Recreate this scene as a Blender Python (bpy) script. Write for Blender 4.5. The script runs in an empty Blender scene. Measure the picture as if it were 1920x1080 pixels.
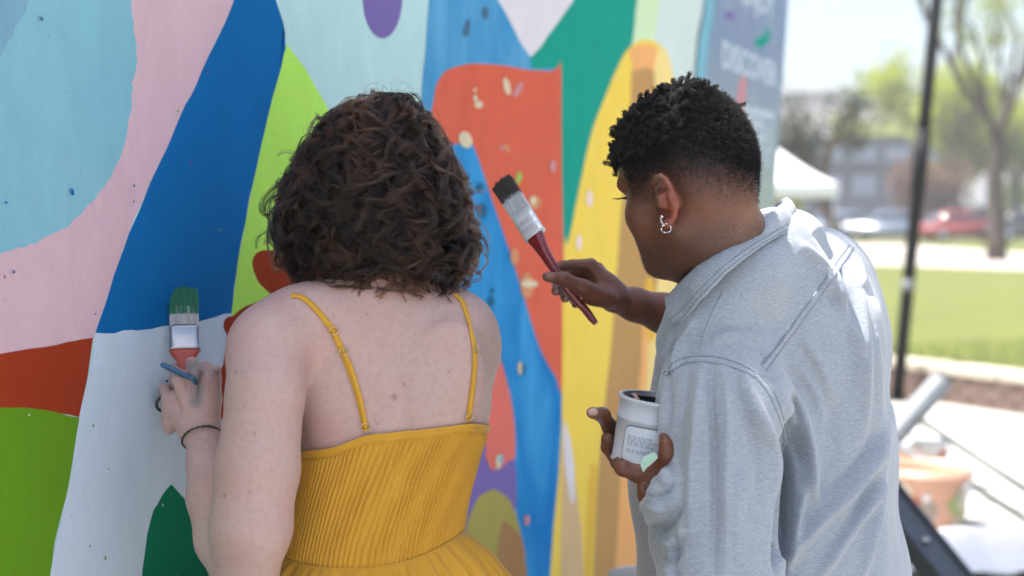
import bpy, bmesh, math, random
import numpy as np
from mathutils import Vector, Matrix
from mathutils.bvhtree import BVHTree

SC = bpy.context.scene
COL = SC.collection
R = math.radians
random.seed(7); RNG = np.random.default_rng(11)

# ------------------------------------------------------------------ camera
FPX = 50.0 / 36.0 * 1920.0
PITCH = math.atan(135.0 / FPX)
CAM = np.array([0.0, 0.0, 1.45])
FW = np.array([0.0, math.cos(PITCH), -math.sin(PITCH)])
UP = np.array([0.0, math.sin(PITCH), math.cos(PITCH)])
RT = np.array([1.0, 0.0, 0.0])
cam_data = bpy.data.cameras.new('camera'); cam = bpy.data.objects.new('camera', cam_data); COL.objects.link(cam)
cam.location = CAM; cam.rotation_euler = (math.pi / 2 - PITCH, 0, 0)
cam_data.lens = 50; cam_data.sensor_width = 36; cam_data.clip_end = 2000
cam_data.dof.use_dof = True; cam_data.dof.focus_distance = 1.97; cam_data.dof.aperture_fstop = 2.7
SC.camera = cam

# ------------------------------------------------------------------ daylight
SUN_EL, SUN_AZ = 68.0, -95.0          # azimuth measured from +Y towards +X
w = bpy.data.worlds.new('World'); SC.world = w; w.use_nodes = True
nt = w.node_tree; bg = nt.nodes['Background']
sky = nt.nodes.new('ShaderNodeTexSky'); sky.sky_type = 'NISHITA'; sky.sun_disc = False
sky.sun_elevation = R(SUN_EL); sky.sun_rotation = R(SUN_AZ)
sky.air_density = 1.0; sky.dust_density = 4.0; sky.ozone_density = 1.0
nt.links.new(sky.outputs[0], bg.inputs[0]); bg.inputs[1].default_value = 0.15
sl = bpy.data.lights.new('sun', 'SUN'); so = bpy.data.objects.new('sun', sl); COL.objects.link(so)
sl.energy = 5.0; sl.angle = R(0.5); sl.color = (1.0, 0.95, 0.87)
sdir = Vector((math.sin(R(SUN_AZ)) * math.cos(R(SUN_EL)), math.cos(R(SUN_AZ)) * math.cos(R(SUN_EL)), math.sin(R(SUN_EL))))
so.rotation_euler = sdir.to_track_quat('Z', 'Y').to_euler(); so.location = (0, 0, 12)
vs = SC.view_settings
vs.view_transform = 'Standard'; vs.look = 'None'; vs.gamma = 1.0; vs.use_curve_mapping = False; vs.exposure = 1.25
SC.render.engine = 'CYCLES'
cy = SC.cycles
cy.use_denoising = True
try: cy.denoiser = 'OPENIMAGEDENOISE'
except Exception: pass
cy.max_bounces = 8; cy.diffuse_bounces = 4; cy.glossy_bounces = 3; cy.transparent_max_bounces = 12
cy.sample_clamp_indirect = 6.0; cy.caustics_reflective = False; cy.caustics_refractive = False
try:
    SC.cycles_curves.shape = 'RIBBONS'; SC.cycles_curves.subdivisions = 2
except Exception: pass

# ------------------------------------------------------------------ small helpers
def P(px, py, d):
    """point seen at picture position (px, py), d metres in front of the camera"""
    return CAM + RT * ((px - 960.0) / FPX * d) + UP * ((540.0 - py) / FPX * d) + FW * d
def proj(p):
    q = np.asarray(p) - CAM
    d = q @ FW
    return 960 + (q @ RT) / d * FPX, 540 - (q @ UP) / d * FPX, d
def ray(px, py):
    v = RT * ((px - 960.0) / FPX) + UP * ((540.0 - py) / FPX) + FW
    return v / np.linalg.norm(v)
def ground(px, py, z=0.0):
    v = ray(px, py); t = (z - CAM[2]) / v[2]
    return CAM + v * t
def lin(h):
    h = h.lstrip('#'); out = []
    for i in (0, 2, 4):
        c = int(h[i:i + 2], 16) / 255.0
        out.append(c / 12.92 if c <= 0.04045 else ((c + 0.055) / 1.055) ** 2.4)
    return tuple(out)

def tag(o, label=None, cat=None, group=None, kind=None):
    if label: o['label'] = label
    if cat: o['category'] = cat
    if group: o['group'] = group
    if kind: o['kind'] = kind
    return o
def empty(name, loc=(0, 0, 0), label=None, cat=None, group=None):
    o = bpy.data.objects.new(name, None); COL.objects.link(o); o.location = Vector(loc)
    o.empty_display_size = 0.1
    return tag(o, label, cat, group)
def attach(o, parent):
    if parent is not None:
        o.parent = parent
        o.matrix_parent_inverse = Matrix.Translation(-Vector(world_loc(parent)))
    return o
def world_loc(o):
    return Vector(o.location) if o.type == 'EMPTY' else Vector((0, 0, 0))
def mesh_obj(name, verts, faces, mat, parent=None, smooth=True):
    me = bpy.data.meshes.new(name)
    verts = np.asarray(verts, dtype=np.float32)
    if isinstance(faces, np.ndarray) and faces.ndim == 2:
        n, k = faces.shape
        me.vertices.add(len(verts)); me.vertices.foreach_set('co', verts.ravel())
        me.loops.add(n * k); me.loops.foreach_set('vertex_index', faces.astype(np.int32).ravel())
        me.polygons.add(n); me.polygons.foreach_set('loop_start', np.arange(0, n * k, k, dtype=np.int32))
        me.update(calc_edges=True)
    else:
        me.from_pydata([tuple(map(float, v)) for v in verts], [], [tuple(f) for f in faces]); me.update()
    me.polygons.foreach_set('use_smooth', np.full(len(me.polygons), smooth))
    if mat: me.materials.append(mat)
    o = bpy.data.objects.new(name, me); COL.objects.link(o)
    return attach(o, parent)
def bm_obj(name, bm, mat, parent=None, smooth=False, angle=None):
    me = bpy.data.meshes.new(name); bmesh.ops.recalc_face_normals(bm, faces=bm.faces)
    bm.to_mesh(me); bm.free()
    if smooth: me.polygons.foreach_set('use_smooth', np.full(len(me.polygons), True))
    if mat: me.materials.append(mat)
    o = bpy.data.objects.new(name, me); COL.objects.link(o)
    return attach(o, parent)
def add_box(bm, c, size, rot=None, bevel=0.0):
    m = Matrix.Translation(Vector(c))
    if rot is not None: m = m @ (rot.to_4x4() if hasattr(rot, 'to_4x4') else rot)
    m = m @ Matrix.Diagonal((size[0], size[1], size[2], 1.0))
    r = bmesh.ops.create_cube(bm, size=1.0, matrix=m)
    if bevel > 0:
        es = list({e for v in r['verts'] for e in v.link_edges})
        bmesh.ops.bevel(bm, geom=es, offset=bevel, segments=2, affect='EDGES')
def frame_from(a, b):
    z = (Vector(b) - Vector(a)).normalized()
    return z.to_track_quat('Z', 'Y').to_matrix()
def tube(pts, rad, n=8, flat=None, cap=True):
    """swept round (or flattened) tube; returns verts, faces"""
    pts = [Vector(p) for p in pts]; m = len(pts)
    rad = [rad] * m if not hasattr(rad, '__len__') else rad
    V = []; F = []; prev = None
    for i, p in enumerate(pts):
        t = (pts[min(i + 1, m - 1)] - pts[max(i - 1, 0)]).normalized()
        if prev is None:
            ref = Vector((0, 0, 1)) if abs(t.z) < 0.9 else Vector((1, 0, 0))
            if flat is not None: ref = Vector(flat[0])
            u = (ref - t * ref.dot(t)).normalized()
        else:
            u = (prev - t * prev.dot(t)).normalized()
        prev = u; v = t.cross(u)
        s = flat[1] if flat is not None else 1.0
        for k in range(n):
            a = 2 * math.pi * k / n
            V.append(p + u * (math.cos(a) * rad[i] * s) + v * (math.sin(a) * rad[i]))
    for i in range(m - 1):
        for k in range(n):
            F.append((i * n + k, i * n + (k + 1) % n, (i + 1) * n + (k + 1) % n, (i + 1) * n + k))
    if cap:
        F.append(tuple(range(n - 1, -1, -1))); F.append(tuple((m - 1) * n + k for k in range(n)))
    return V, F
def catmull(pts, n=8, closed=False):
    pts = np.asarray(pts, float); m = len(pts); out = []
    for i in range(m if closed else m - 1):
        if closed: a, b, c, d = pts[(i - 1) % m], pts[i], pts[(i + 1) % m], pts[(i + 2) % m]
        else: a, b, c, d = pts[max(i - 1, 0)], pts[i], pts[i + 1], pts[min(i + 2, m - 1)]
        for k in range(n):
            t = k / n
            out.append(0.5 * ((2 * b) + (c - a) * t + (2 * a - 5 * b + 4 * c - d) * t * t + (3 * b - a - 3 * c + d) * t ** 3))
    if not closed: out.append(pts[-1])
    return np.array(out)
def lathe(profile, n, axis_o, axis_m):
    """profile [(r, z)], revolved about local z; axis_m 3x3 matrix, axis_o origin"""
    V = []; F = []; m = len(profile)
    for (r, z) in profile:
        for k in range(n):
            a = 2 * math.pi * k / n
            V.append(Vector(axis_o) + axis_m @ Vector((r * math.cos(a), r * math.sin(a), z)))
    for i in range(m - 1):
        for k in range(n):
            F.append((i * n + k, i * n + (k + 1) % n, (i + 1) * n + (k + 1) % n, (i + 1) * n + k))
    return V, F
def noise1(n, scale, seed=0, amp=1.0):
    g = np.random.default_rng(seed).normal(size=max(4, int(n / scale) + 4))
    x = np.arange(n) / scale; i = x.astype(int); t = x - i; t = t * t * (3 - 2 * t)
    return amp * (g[i] * (1 - t) + g[i + 1] * t)

# ------------------------------------------------------------------ materials
def mat_nodes(name):
    m = bpy.data.materials.new(name); m.use_nodes = True
    t = m.node_tree; b = t.nodes['Principled BSDF']
    return m, t, b
def N(t, kind, **kw):
    n = t.nodes.new(kind)
    for k, v in kw.items():
        if k in n.inputs: n.inputs[k].default_value = v
        else: setattr(n, k, v)
    return n
def simple(name, col, rough=0.6, metal=0.0, noise=0.12, scale=30.0, bump=0.0, bscale=200.0, spec=0.5, stretch=None, **kw):
    m, t, b = mat_nodes(name)
    co = t.nodes.new('ShaderNodeTexCoord'); src = co.outputs['Object']
    if stretch:
        mp = t.nodes.new('ShaderNodeMapping'); mp.inputs['Scale'].default_value = stretch
        t.links.new(src, mp.inputs[0]); src = mp.outputs[0]
    nz = N(t, 'ShaderNodeTexNoise', Scale=scale, Detail=6.0, Roughness=0.6); t.links.new(src, nz.inputs['Vector'])
    mx = t.nodes.new('ShaderNodeMix'); mx.data_type = 'RGBA'
    c = Vector(col[:3])
    mx.inputs[6].default_value = (*(c * (1 - noise)), 1); mx.inputs[7].default_value = (*(c * (1 + noise)), 1)
    t.links.new(nz.outputs['Fac'], mx.inputs[0]); t.links.new(mx.outputs[2], b.inputs['Base Color'])
    b.inputs['Roughness'].default_value = rough; b.inputs['Metallic'].default_value = metal
    b.inputs['Specular IOR Level'].default_value = spec
    if bump > 0:
        n2 = N(t, 'ShaderNodeTexNoise', Scale=bscale, Detail=4.0); t.links.new(src, n2.inputs['Vector'])
        bp = N(t, 'ShaderNodeBump', Strength=bump, Distance=0.002); t.links.new(n2.outputs['Fac'], bp.inputs['Height'])
        t.links.new(bp.outputs[0], b.inputs['Normal'])
    for k, v in kw.items(): b.inputs[k].default_value = v
    return m
# ------------------------------------------------------------------ the mural wall
WD = 1.30
WA = R(23.3)
WN = np.array([-math.cos(WA), math.sin(WA), 0.0])      # points into the wall
WS = np.array([math.sin(WA), math.cos(WA), 0.0])       # along the wall, away from the camera
def wallhit(px, py, off=0.0):
    v = ray(px, py); t = (WD - off - CAM @ WN) / (v @ WN)
    p = CAM + v * t
    return p @ WS, p[2]
def wp(s, z, off=0.0):
    return WN * (WD - off) + WS * s + np.array([0, 0, z])

def paint(name, disp, var=0.06, rough=0.7, wash=0.0, second=None, streak=(1, 1, 1), wscale=5.0, contrast=1.0, grime=0.04):
    """matt wall paint: brushed grain, light mottling, optional second tone washed into it"""
    m, t, b = mat_nodes(name)
    co = t.nodes.new('ShaderNodeTexCoord')
    mp = t.nodes.new('ShaderNodeMapping'); mp.inputs['Rotation'].default_value = (0, 0, WA); mp.inputs['Scale'].default_value = streak
    t.links.new(co.outputs['Object'], mp.inputs[0])
    base = Vector(disp)
    n1 = N(t, 'ShaderNodeTexNoise', Scale=3.0, Detail=5.0, Roughness=0.6); t.links.new(mp.outputs[0], n1.inputs['Vector'])
    mx = t.nodes.new('ShaderNodeMix'); mx.data_type = 'RGBA'
    mx.inputs[6].default_value = (*(base * (1 - var)), 1); mx.inputs[7].default_value = (*(base * (1 + var)), 1)
    t.links.new(n1.outputs['Fac'], mx.inputs[0]); out = mx.outputs[2]
    if second is not None:
        n2 = N(t, 'ShaderNodeTexNoise', Scale=wscale, Detail=3.0, Roughness=0.5, Distortion=0.4); t.links.new(mp.outputs[0], n2.inputs['Vector'])
        rp = t.nodes.new('ShaderNodeValToRGB'); rp.color_ramp.elements[0].position = 0.5 - 0.16 / contrast; rp.color_ramp.elements[1].position = 0.5 + 0.16 / contrast
        t.links.new(n2.outputs['Fac'], rp.inputs[0])
        m2 = t.nodes.new('ShaderNodeMix'); m2.data_type = 'RGBA'; m2.inputs[7].default_value = (*second, 1)
        t.links.new(rp.outputs['Color'], m2.inputs[0]); t.links.new(out, m2.inputs[6]); out = m2.outputs[2]
    # brush and roller streaks
    ms = t.nodes.new('ShaderNodeMapping'); ms.inputs['Rotation'].default_value = (0, R(25), WA); ms.inputs['Scale'].default_value = (3.5, 3.5, 1.6); t.links.new(co.outputs['Object'], ms.inputs[0])
    ns = N(t, 'ShaderNodeTexNoise', Scale=5.0, Detail=6.0, Roughness=0.65, Distortion=0.8); t.links.new(ms.outputs[0], ns.inputs['Vector'])
    rs = N(t, 'ShaderNodeMapRange'); rs.inputs[1].default_value = .3; rs.inputs[2].default_value = .7; rs.inputs[3].default_value = .945; rs.inputs[4].default_value = 1.045; t.links.new(ns.outputs['Fac'], rs.inputs[0])
    vm = t.nodes.new('ShaderNodeVectorMath'); vm.operation = 'SCALE'; t.links.new(out, vm.inputs[0]); t.links.new(rs.outputs[0], vm.inputs['Scale']); out = vm.outputs[0]
    # flecks and scuffs
    vo = N(t, 'ShaderNodeTexNoise', Scale=95.0, Detail=2.0, Roughness=0.5); t.links.new(co.outputs['Object'], vo.inputs['Vector'])
    r2 = t.nodes.new('ShaderNodeValToRGB'); r2.color_ramp.elements[0].position = 0.70; r2.color_ramp.elements[1].position = 0.76
    t.links.new(vo.outputs['Fac'], r2.inputs[0])
    fm = N(t, 'ShaderNodeMath', operation='MULTIPLY'); fm.inputs[1].default_value = 0.35; t.links.new(r2.outputs['Color'], fm.inputs[0])
    m3 = t.nodes.new('ShaderNodeMix'); m3.data_type = 'RGBA'; m3.inputs[7].default_value = (*(base * 0.55), 1)
    t.links.new(fm.outputs[0], m3.inputs[0]); t.links.new(out, m3.inputs[6])
    t.links.new(m3.outputs[2], b.inputs['Base Color'])
    b.inputs['Roughness'].default_value = rough; b.inputs['Specular IOR Level'].default_value = 0.04
    nb = N(t, 'ShaderNodeTexNoise', Scale=160.0, Detail=5.0, Roughness=0.65)
    mb = t.nodes.new('ShaderNodeMapping'); mb.inputs['Scale'].default_value = (1, 1, 0.45); t.links.new(co.outputs['Object'], mb.inputs[0]); t.links.new(mb.outputs[0], nb.inputs['Vector'])
    bp = N(t, 'ShaderNodeBump', Strength=0.55, Distance=0.0018); t.links.new(nb.outputs['Fac'], bp.inputs['Height']); t.links.new(bp.outputs[0], b.inputs['Normal'])
    return m
GAIN = 1.0
def alb(h, g=None):
    c = np.array(lin(h)) * ALB_K
    return tuple(np.clip(c, 0.004, 0.86))
ALB_K = np.array([1.0, 1.0, 1.0])
WALL_TOP = 3.67
wall = empty('mural_wall', wp(2.5, 0), 'long wall painted with bold coloured mural shapes that two people are working on', 'mural wall')
s0, s1 = -1.6, wallhit(1447, 405)[0]
stop = wallhit(1476, -10)
concrete = simple('wall_concrete', (0.5, 0.5, 0.48), 0.85, noise=0.15, scale=6, bump=0.3)
# body of the wall: its far end leans a little, as in the photograph
slope = (stop[0] - s1) / (stop[1] - 1.45)
prof = [(s0, 0.0), (s1 - 1.45 * slope, 0.0), (s1 + (WALL_TOP - 1.45) * slope, WALL_TOP), (s0, WALL_TOP)]
V = [wp(s, z, 0.0) for s, z in prof] + [wp(s, z, -0.16) for s, z in prof]
mesh_obj('wall_body', V, [(0, 1, 2, 3), (7, 6, 5, 4), (0, 4, 5, 1), (1, 5, 6, 2), (2, 6, 7, 3), (3, 7, 4, 0)], concrete, wall, smooth=False)

layer = [0]
def patch(name, pts, mat, curve=True, wob=0.0016, label=None, n=10, seed=None, parent=None):
    layer[0] += 1
    sz = np.array([wallhit(x, y) for x, y in pts])
    if curve: sz = catmull(sz, n, closed=True)
    else:
        dense = []
        for i in range(len(sz)):
            a, b_ = sz[i], sz[(i + 1) % len(sz)]
            k = max(2, int(np.linalg.norm(b_ - a) / 0.02))
            dense += [a + (b_ - a) * j / k for j in range(k)]
        sz = np.array(dense)
    m = len(sz)
    sd = layer[0] if seed is None else seed
    sz = sz + np.stack([noise1(m, 1.7, sd, wob), noise1(m, 1.7, sd + 99, wob)], 1)
    hi = s1 + (np.clip(sz[:, 1], 0, WALL_TOP) - 1.45) * slope - 0.004
    sz[:, 0] = np.clip(sz[:, 0], s0 + 0.01, hi); sz[:, 1] = np.clip(sz[:, 1], 0.02, WALL_TOP - 0.01)
    off = 0.0006 + 0.00007 * layer[0]
    bm = bmesh.new()
    vs_ = [bm.verts.new(wp(s, z, off)) for s, z in sz]
    f = bm.faces.new(vs_)
    f.normal_update()
    if f.normal.dot(Vector(-WN)) < 0: f.normal_flip()
    bmesh.ops.triangulate(bm, faces=bm.faces[:])
    me = bpy.data.meshes.new(name); bm.to_mesh(me); bm.free(); me.materials.append(mat)
    o = bpy.data.objects.new(name, me); COL.objects.link(o); attach(o, parent or wall)
    if label: o['label'] = label
    return o

def G(h, r=1.0, g=1.0, b=1.0):
    """paint colour of a swatch, tuned per channel"""
    c = np.array(lin(h)) * np.array([r, g, b])
    return tuple(np.clip(c, 0.003, 0.86))
C_ = {k: paint('paint_' + k, c, **kw) for k, (c, kw) in {
    'pale_blue': (G('AFCDD3', 1.08, 1.08, .99), dict()),
    'sky_circle': (G('7FB2C4', 1.1, 1.06, .97), dict(second=G('74AABF', .95, 1.02, .97), wscale=2.0)),
    'dusk': (G('7BA4BC', 1.0, 1.0, .95), dict()),
    'pink': (G('C6ABBB', 1.1, 1.03, .92), dict()),
    'blue': (G('04589A', .1, 1.3, 1.1), dict(var=0.1)),
    'lime': (G('97C75E', 1.5, 1.38, 1.05), dict()),
    'rust': (G('97432F', 1.0, .70, .46), dict(var=0.1)),
    'white': (G('E0E4EA', .74, .83, .88), dict(var=0.03, rough=0.6)),
    'leaf': (G('638D2B', 1.0, 1.05, .6), dict(var=0.12)),
    'forest': (G('04543F', .2, 1.9, 1.7), dict()),
    'purple': (G('7367A2', 1.12, 1.02, 1.0), dict()),
    'river': (G('5B9AC9', 1.4, 1.22, 1.0), dict(second=G('2F7FB8', 1.0, 1.12, 1.0), wscale=7.0, streak=(1, 1, 0.35), contrast=0.7)),
    'stream': (G('4F95C6', .7, 1.1, 1.08), dict(second=G('1E70AE', .3, 1.02, 1.05), wscale=9.0, streak=(1, 1, 0.45), contrast=0.7)),
    'coral': (G('D36A56', 1.08, .98, .84), dict(second=G('C45F4D', 1.1, .98, .84), wscale=4.0, streak=(1, 1, 0.4), contrast=0.5)),
    'paper': (G('DDDBE2', .97, .92, .88), dict(var=0.02)),
    'teal': (G('2C9C8B', .4, .92, .86), dict()),
    'yellow': (G('E9CE66', 1.12, 1.02, .85), dict(var=0.04, second=G('E8C957', 1.12, 1.02, .85), wscale=6.0, streak=(1, 1, 0.3), contrast=0.5)),
    'tan': (G('B18D61', 1.15, 1.08, .88), dict()),
    'peach': (G('EBCB8E', 1.2, 1.1, .93), dict()),
    'apricot': (G('E6AC74', 1.1, 1.03, .88), dict()),
    'sand': (G('CBB08A', 1.1, 1.03, .9), dict()),
    'mint': (G('D3E6C4', .95, .97, .85), dict()),
    'frost': (G('D9E3E6', .88, .92, .82), dict()),
    'salmon': (G('CB7069', 1.2, 1.03, .9), dict()),
    'olive': (G('8D8A52', 1.4, 1.26, .95), dict()),
    'umber': (G('957553', 1.2, 1.1, .95), dict()),
    'gold': (G('DDB550', 1.05, 1.0, .85), dict()),
    'purple_low': (G('7367A2', 1.2, 1.12, 1.08), dict()),
    'drop_dark': (G('4E6B86'), dict()), 'drop_pale': (G('D6C6A4'), dict()), 'drop_pink': (G('EED6D2'), dict()),
    'drop_rose': (G('C98B8C'), dict()), 'drop_orange': (G('CF8F66'), dict()), 'drop_green': (G('9CC25A'), dict()),
    'drop_navy': (G('2A6484'), dict()),
}.items()}

def ell(cx, cy, rx, ry, n=14, rot=0.0):
    c, s = math.cos(rot), math.sin(rot)
    return [(cx + rx * math.cos(a) * c - ry * math.sin(a) * s, cy + rx * math.cos(a) * s + ry * math.sin(a) * c) for a in np.linspace(0, 2 * math.pi, n, endpoint=False)]

# broad fields, back to front
patch('paint_patch', [(-1500, -900), (1476, -900), (1476, 1600), (-1500, 1600)], C_['pale_blue'], False)
patch('paint_patch', [(-400, -600), (640, -600), (440, 0), (400, 86), (330, 238), (240, 440), (178, 632), (0, 668), (-400, 760)], C_['pink'], False, label='pink field of the mural')
patch('paint_patch', [(-300, -300), (60, -330), (215, -160), (243, 0), (250, 60), (256, 118), (249, 150), (245, 205), (229, 278), (203, 335), (152, 400), (118, 430), (60, 455), (10, 472), (-60, 486), (-260, 470)], C_['sky_circle'], label='pale blue disc of the mural')
patch('paint_patch', [(-300, -340), (75, -340), (58, -30), (30, 50), (0, 105), (-60, 190), (-300, 420)], C_['dusk'], wob=.0012, n=14)
patch('paint_patch', [(640, -600), (440, 0), (400, 86), (330, 238), (240, 440), (205, 545), (178, 631), (330, 610), (434, 590), (445, 490), (468, 370), (490, 268), (517, 160), (535, 88), (536, 68), (515, 0), (400, -600)][:-1] + [(470, -400)], C_['blue'], False, label='deep blue wedge of the mural')
patch('paint_patch', [(515, 0), (536, 68), (535, 88), (600, 190), (800, 330), (803, -400), (470, -400)], C_['pale_blue'], False)
patch('paint_patch', [(537, 84), (571, 128), (610, 196), (720, 400), (700, 620), (433, 592), (445, 490), (468, 370), (490, 268), (515, 165)], C_['lime'], False, wob=0.0008, label='lime green triangle of the mural')
patch('paint_patch', [(473, 500), (478, 477), (500, 469), (560, 470), (640, 500), (640, 600), (560, 575), (520, 558), (488, 535)], C_['rust'], wob=.0004)
patch('paint_patch', [(178, 630), (330, 610), (434, 590), (425, 680), (408, 760), (440, 900), (470, 1250), (70, 1250), (92, 1080), (122, 930), (148, 782), (165, 705)], C_['white'], False, label='unfinished white area of the mural')
patch('paint_patch', [(-400, 770), (0, 664), (80, 650), (173, 632), (164, 706), (148, 782), (60, 770), (0, 775), (-400, 800)], C_['rust'], False, label='rust red band of the mural')
patch('paint_patch', [(-400, 700), (-60, 758), (0, 761), (40, 763), (80, 768), (118, 779), (148, 782), (122, 930), (100, 1020), (92, 1080), (70, 1250), (-400, 1250)], C_['leaf'], False, label='leaf green area of the mural')
patch('paint_patch', [(320, 907), (335, 925), (352, 945), (372, 1020), (392, 1085), (430, 1250), (255, 1250), (266, 1070), (275, 1000), (287, 955), (303, 930)], C_['forest'], False, label='dark green leaf of the mural')
patch('paint_patch', [(434, 590), (600, 560), (640, 900), (560, 1250), (440, 900), (417, 800), (408, 755), (413, 700), (424, 640)], C_['rust'])
patch('paint_patch', ell(716, -12, 38, 84), C_['purple'], wob=.0004, label='purple oval of the mural')
patch('paint_patch', [(803, -400), (803, 0), (796, 90), (788, 170), (785, 300), (830, 420), (1060, 400), (1060, -100), (1060, -400)], C_['river'], False, label='washed blue river of the mural')
patch('paint_patch', [(780, 300), (840, 272), (872, 262), (890, 280), (915, 345), (960, 470), (1000, 610), (1035, 690), (1052, 728), (1056, 1250), (985, 1250), (983, 1060), (970, 985), (963, 920), (962, 790), (950, 720), (925, 655), (860, 600), (760, 500)], C_['stream'], label='washed blue stream of the mural')
patch('paint_patch', [(1000, -300), (1085, -300), (1196, -200), (1194, 0), (1185, 80), (1150, 140), (1110, 240), (1085, 350), (1070, 430), (1061, 462), (1054, 455), (1050, 128), (996, 128), (992, 104)], C_['teal'], False, wob=0.001, label='teal wedge of the mural')
patch('paint_patch', [(900, -300), (933, 0), (960, 50), (975, 80), (993, 107), (1010, 90), (1030, 62), (1050, 35), (1074, 0), (1130, -300)], C_['paper'], False, wob=0.0008, label='white point of the mural')
patch('paint_patch', [(806, 240), (811, 190), (820, 152), (840, 130), (868, 122), (905, 119), (950, 125), (1000, 132), (1030, 133), (1046, 126), (1051, 128), (1052, 300), (1055, 480), (1053, 723), (1040, 705), (1010, 650), (970, 520), (930, 400), (903, 318), (882, 268), (860, 268), (835, 272)], C_['coral'], n=5, wob=0.0008, label='coral red shape of the mural')
# to the right of the coral shape
patch('paint_patch', [(1190, -300), (1345, -300), (1322, 0), (1310, 60), (1300, 150), (1290, 420), (1240, 420), (1180, 120), (1185, 76), (1193, 0)], C_['frost'], False, label='frosty white field of the mural')
patch('paint_patch', [(1196, -200), (1240, -300), (1236, 0), (1222, 90), (1184, 90), (1194, 0)], C_['mint'], False)
patch('paint_patch', [(1054, 1250), (1052, 800), (1056, 466), (1064, 455), (1085, 350), (1110, 242), (1150, 142), (1172, 98), (1190, 80), (1212, 74), (1238, 86), (1256, 118), (1275, 240), (1292, 420), (1305, 700), (1300, 1250)], C_['yellow'], n=5, wob=0.0008, label='yellow leaf of the mural')
patch('paint_patch', [(1205, 110), (1240, 95), (1256, 122), (1275, 240), (1292, 420), (1305, 700), (1300, 1250), (1150, 1250), (1200, 700), (1225, 480), (1215, 250)], C_['peach'], n=5)
patch('paint_patch', [(1186, 120), (1222, 118), (1228, 250), (1236, 420), (1228, 560), (1210, 660), (1198, 760), (1180, 900), (1168, 1080), (1160, 1250), (1095, 1250), (1110, 1080), (1122, 860), (1140, 690), (1152, 560), (1163, 400), (1178, 240)], C_['tan'], n=5, label='tan stripe of the mural')
patch('paint_patch', [(1182, 88), (1228, 88), (1226, 118), (1224, 132), (1210, 126), (1188, 130)], C_['apricot'])
patch('paint_patch', [(1162, 900), (1185, 880), (1215, 960), (1240, 1250), (1158, 1250)], C_['apricot'])
patch('paint_patch', [(1204, 600), (1214, 640), (1206, 760), (1186, 860), (1176, 900), (1188, 800), (1200, 690)], C_['apricot'])
patch('paint_patch', [(1053, 840), (1066, 860), (1082, 940), (1092, 1040), (1092, 1250), (1054, 1250)], C_['sand'], n=5)
patch('paint_patch', [(1055, 790), (1064, 810), (1073, 860), (1076, 930), (1071, 944), (1062, 900), (1056, 850)], C_['paper'], n=5)
patch('paint_patch', [(1104, 880), (1112, 870), (1118, 900), (1106, 1080), (1100, 1250), (1092, 1250), (1096, 1040)], C_['gold'], n=5)
patch('paint_patch', [(1205, 560), (1215, 515), (1226, 545), (1232, 600), (1222, 640), (1208, 620)], C_['gold'], n=5)
# beside the yellow dress
patch('paint_patch', [(760, 500), (860, 600), (926, 657), (950, 722), (962, 792), (962, 868), (935, 878), (918, 880), (905, 850), (860, 800)], C_['salmon'], n=5, wob=0.0008)
patch('paint_patch', [(760, 820), (898, 828), (908, 858), (920, 880), (936, 878), (962, 864), (964, 960), (930, 1000), (860, 1100), (760, 1100)], C_['purple'], n=5, wob=0.0008)
patch('paint_patch', [(868, 1010), (886, 948), (904, 925), (924, 918), (945, 930), (962, 955), (976, 1005), (984, 1060), (990, 1250), (830, 1250)], C_['olive'], n=5, wob=0.0008, label='olive mound of the mural')
patch('paint_patch', [(938, 985), (950, 982), (962, 992), (976, 1008), (984, 1062), (990, 1250), (918, 1250), (926, 1080)], C_['umber'], n=5)
# drips, spatters and brush dabs
for (x, y, rx, ry, k, rot) in [(874, 52, 5, 16, 'drop_dark', .15), (872, 62, 7, 6, 'drop_dark', 0), (908, 24, 6, 12, 'drop_dark', 0), (895, 196, 8, 7, 'drop_pale', 0), (889, 184, 4, 6, 'drop_pale', 0),
        (948, 162, 6, 17, 'drop_pale', -.25), (969, 168, 6, 16, 'drop_rose', .5), (888, 169, 3, 4, 'drop_pale', 0), (948, 278, 4, 9, 'drop_orange', -.5), (938, 277, 4, 5, 'drop_rose', 0),
        (870, 262, 12, 16, 'drop_pale', -.4), (1002, 381, 10, 13, 'drop_orange', .3), (997, 376, 6, 9, 'drop_pale', 0), (1103, 372, 5, 16, 'drop_pink', 0), (1083, 455, 5, 14, 'drop_pink', 0),
        (970, 333, 5, 11, 'drop_green', .15), (1034, 312, 6, 12, 'drop_rose', 0), (985, 535, 12, 24, 'drop_orange', 0), (990, 532, 16, 7, 'drop_pale', 0), (962, 480, 8, 16, 'drop_orange', 0),
        (918, 565, 6, 10, 'drop_navy', 0), (920, 545, 4, 5, 'drop_navy', 0), (972, 690, 4, 12, 'drop_pale', 0), (978, 692, 4, 12, 'drop_navy', 0), (931, 866, 5, 15, 'drop_pale', 0), (936, 860, 4, 9, 'sky_circle', 0),
        (985, 975, 5, 10, 'drop_rose', 0), (902, 395, 8, 14, 'drop_navy', 0), (896, 352, 6, 10, 'drop_navy', .3), (130, 360, 3, 7, 'blue', -.2), (20, 510, 3, 3, 'drop_dark', 0), (308, 714, 3, 3, 'drop_dark', 0), (5, 380, 4, 2, 'blue', 0), (72, 36, 3, 4, 'drop_dark', 0), (328, 208, 2, 2, 'leaf', 0), (326, 1078, 3, 2, 'drop_dark', 0)]:
    patch('paint_drip', ell(x, y, rx, ry, 10, rot), C_[k], n=3, wob=0.0004)
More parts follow.
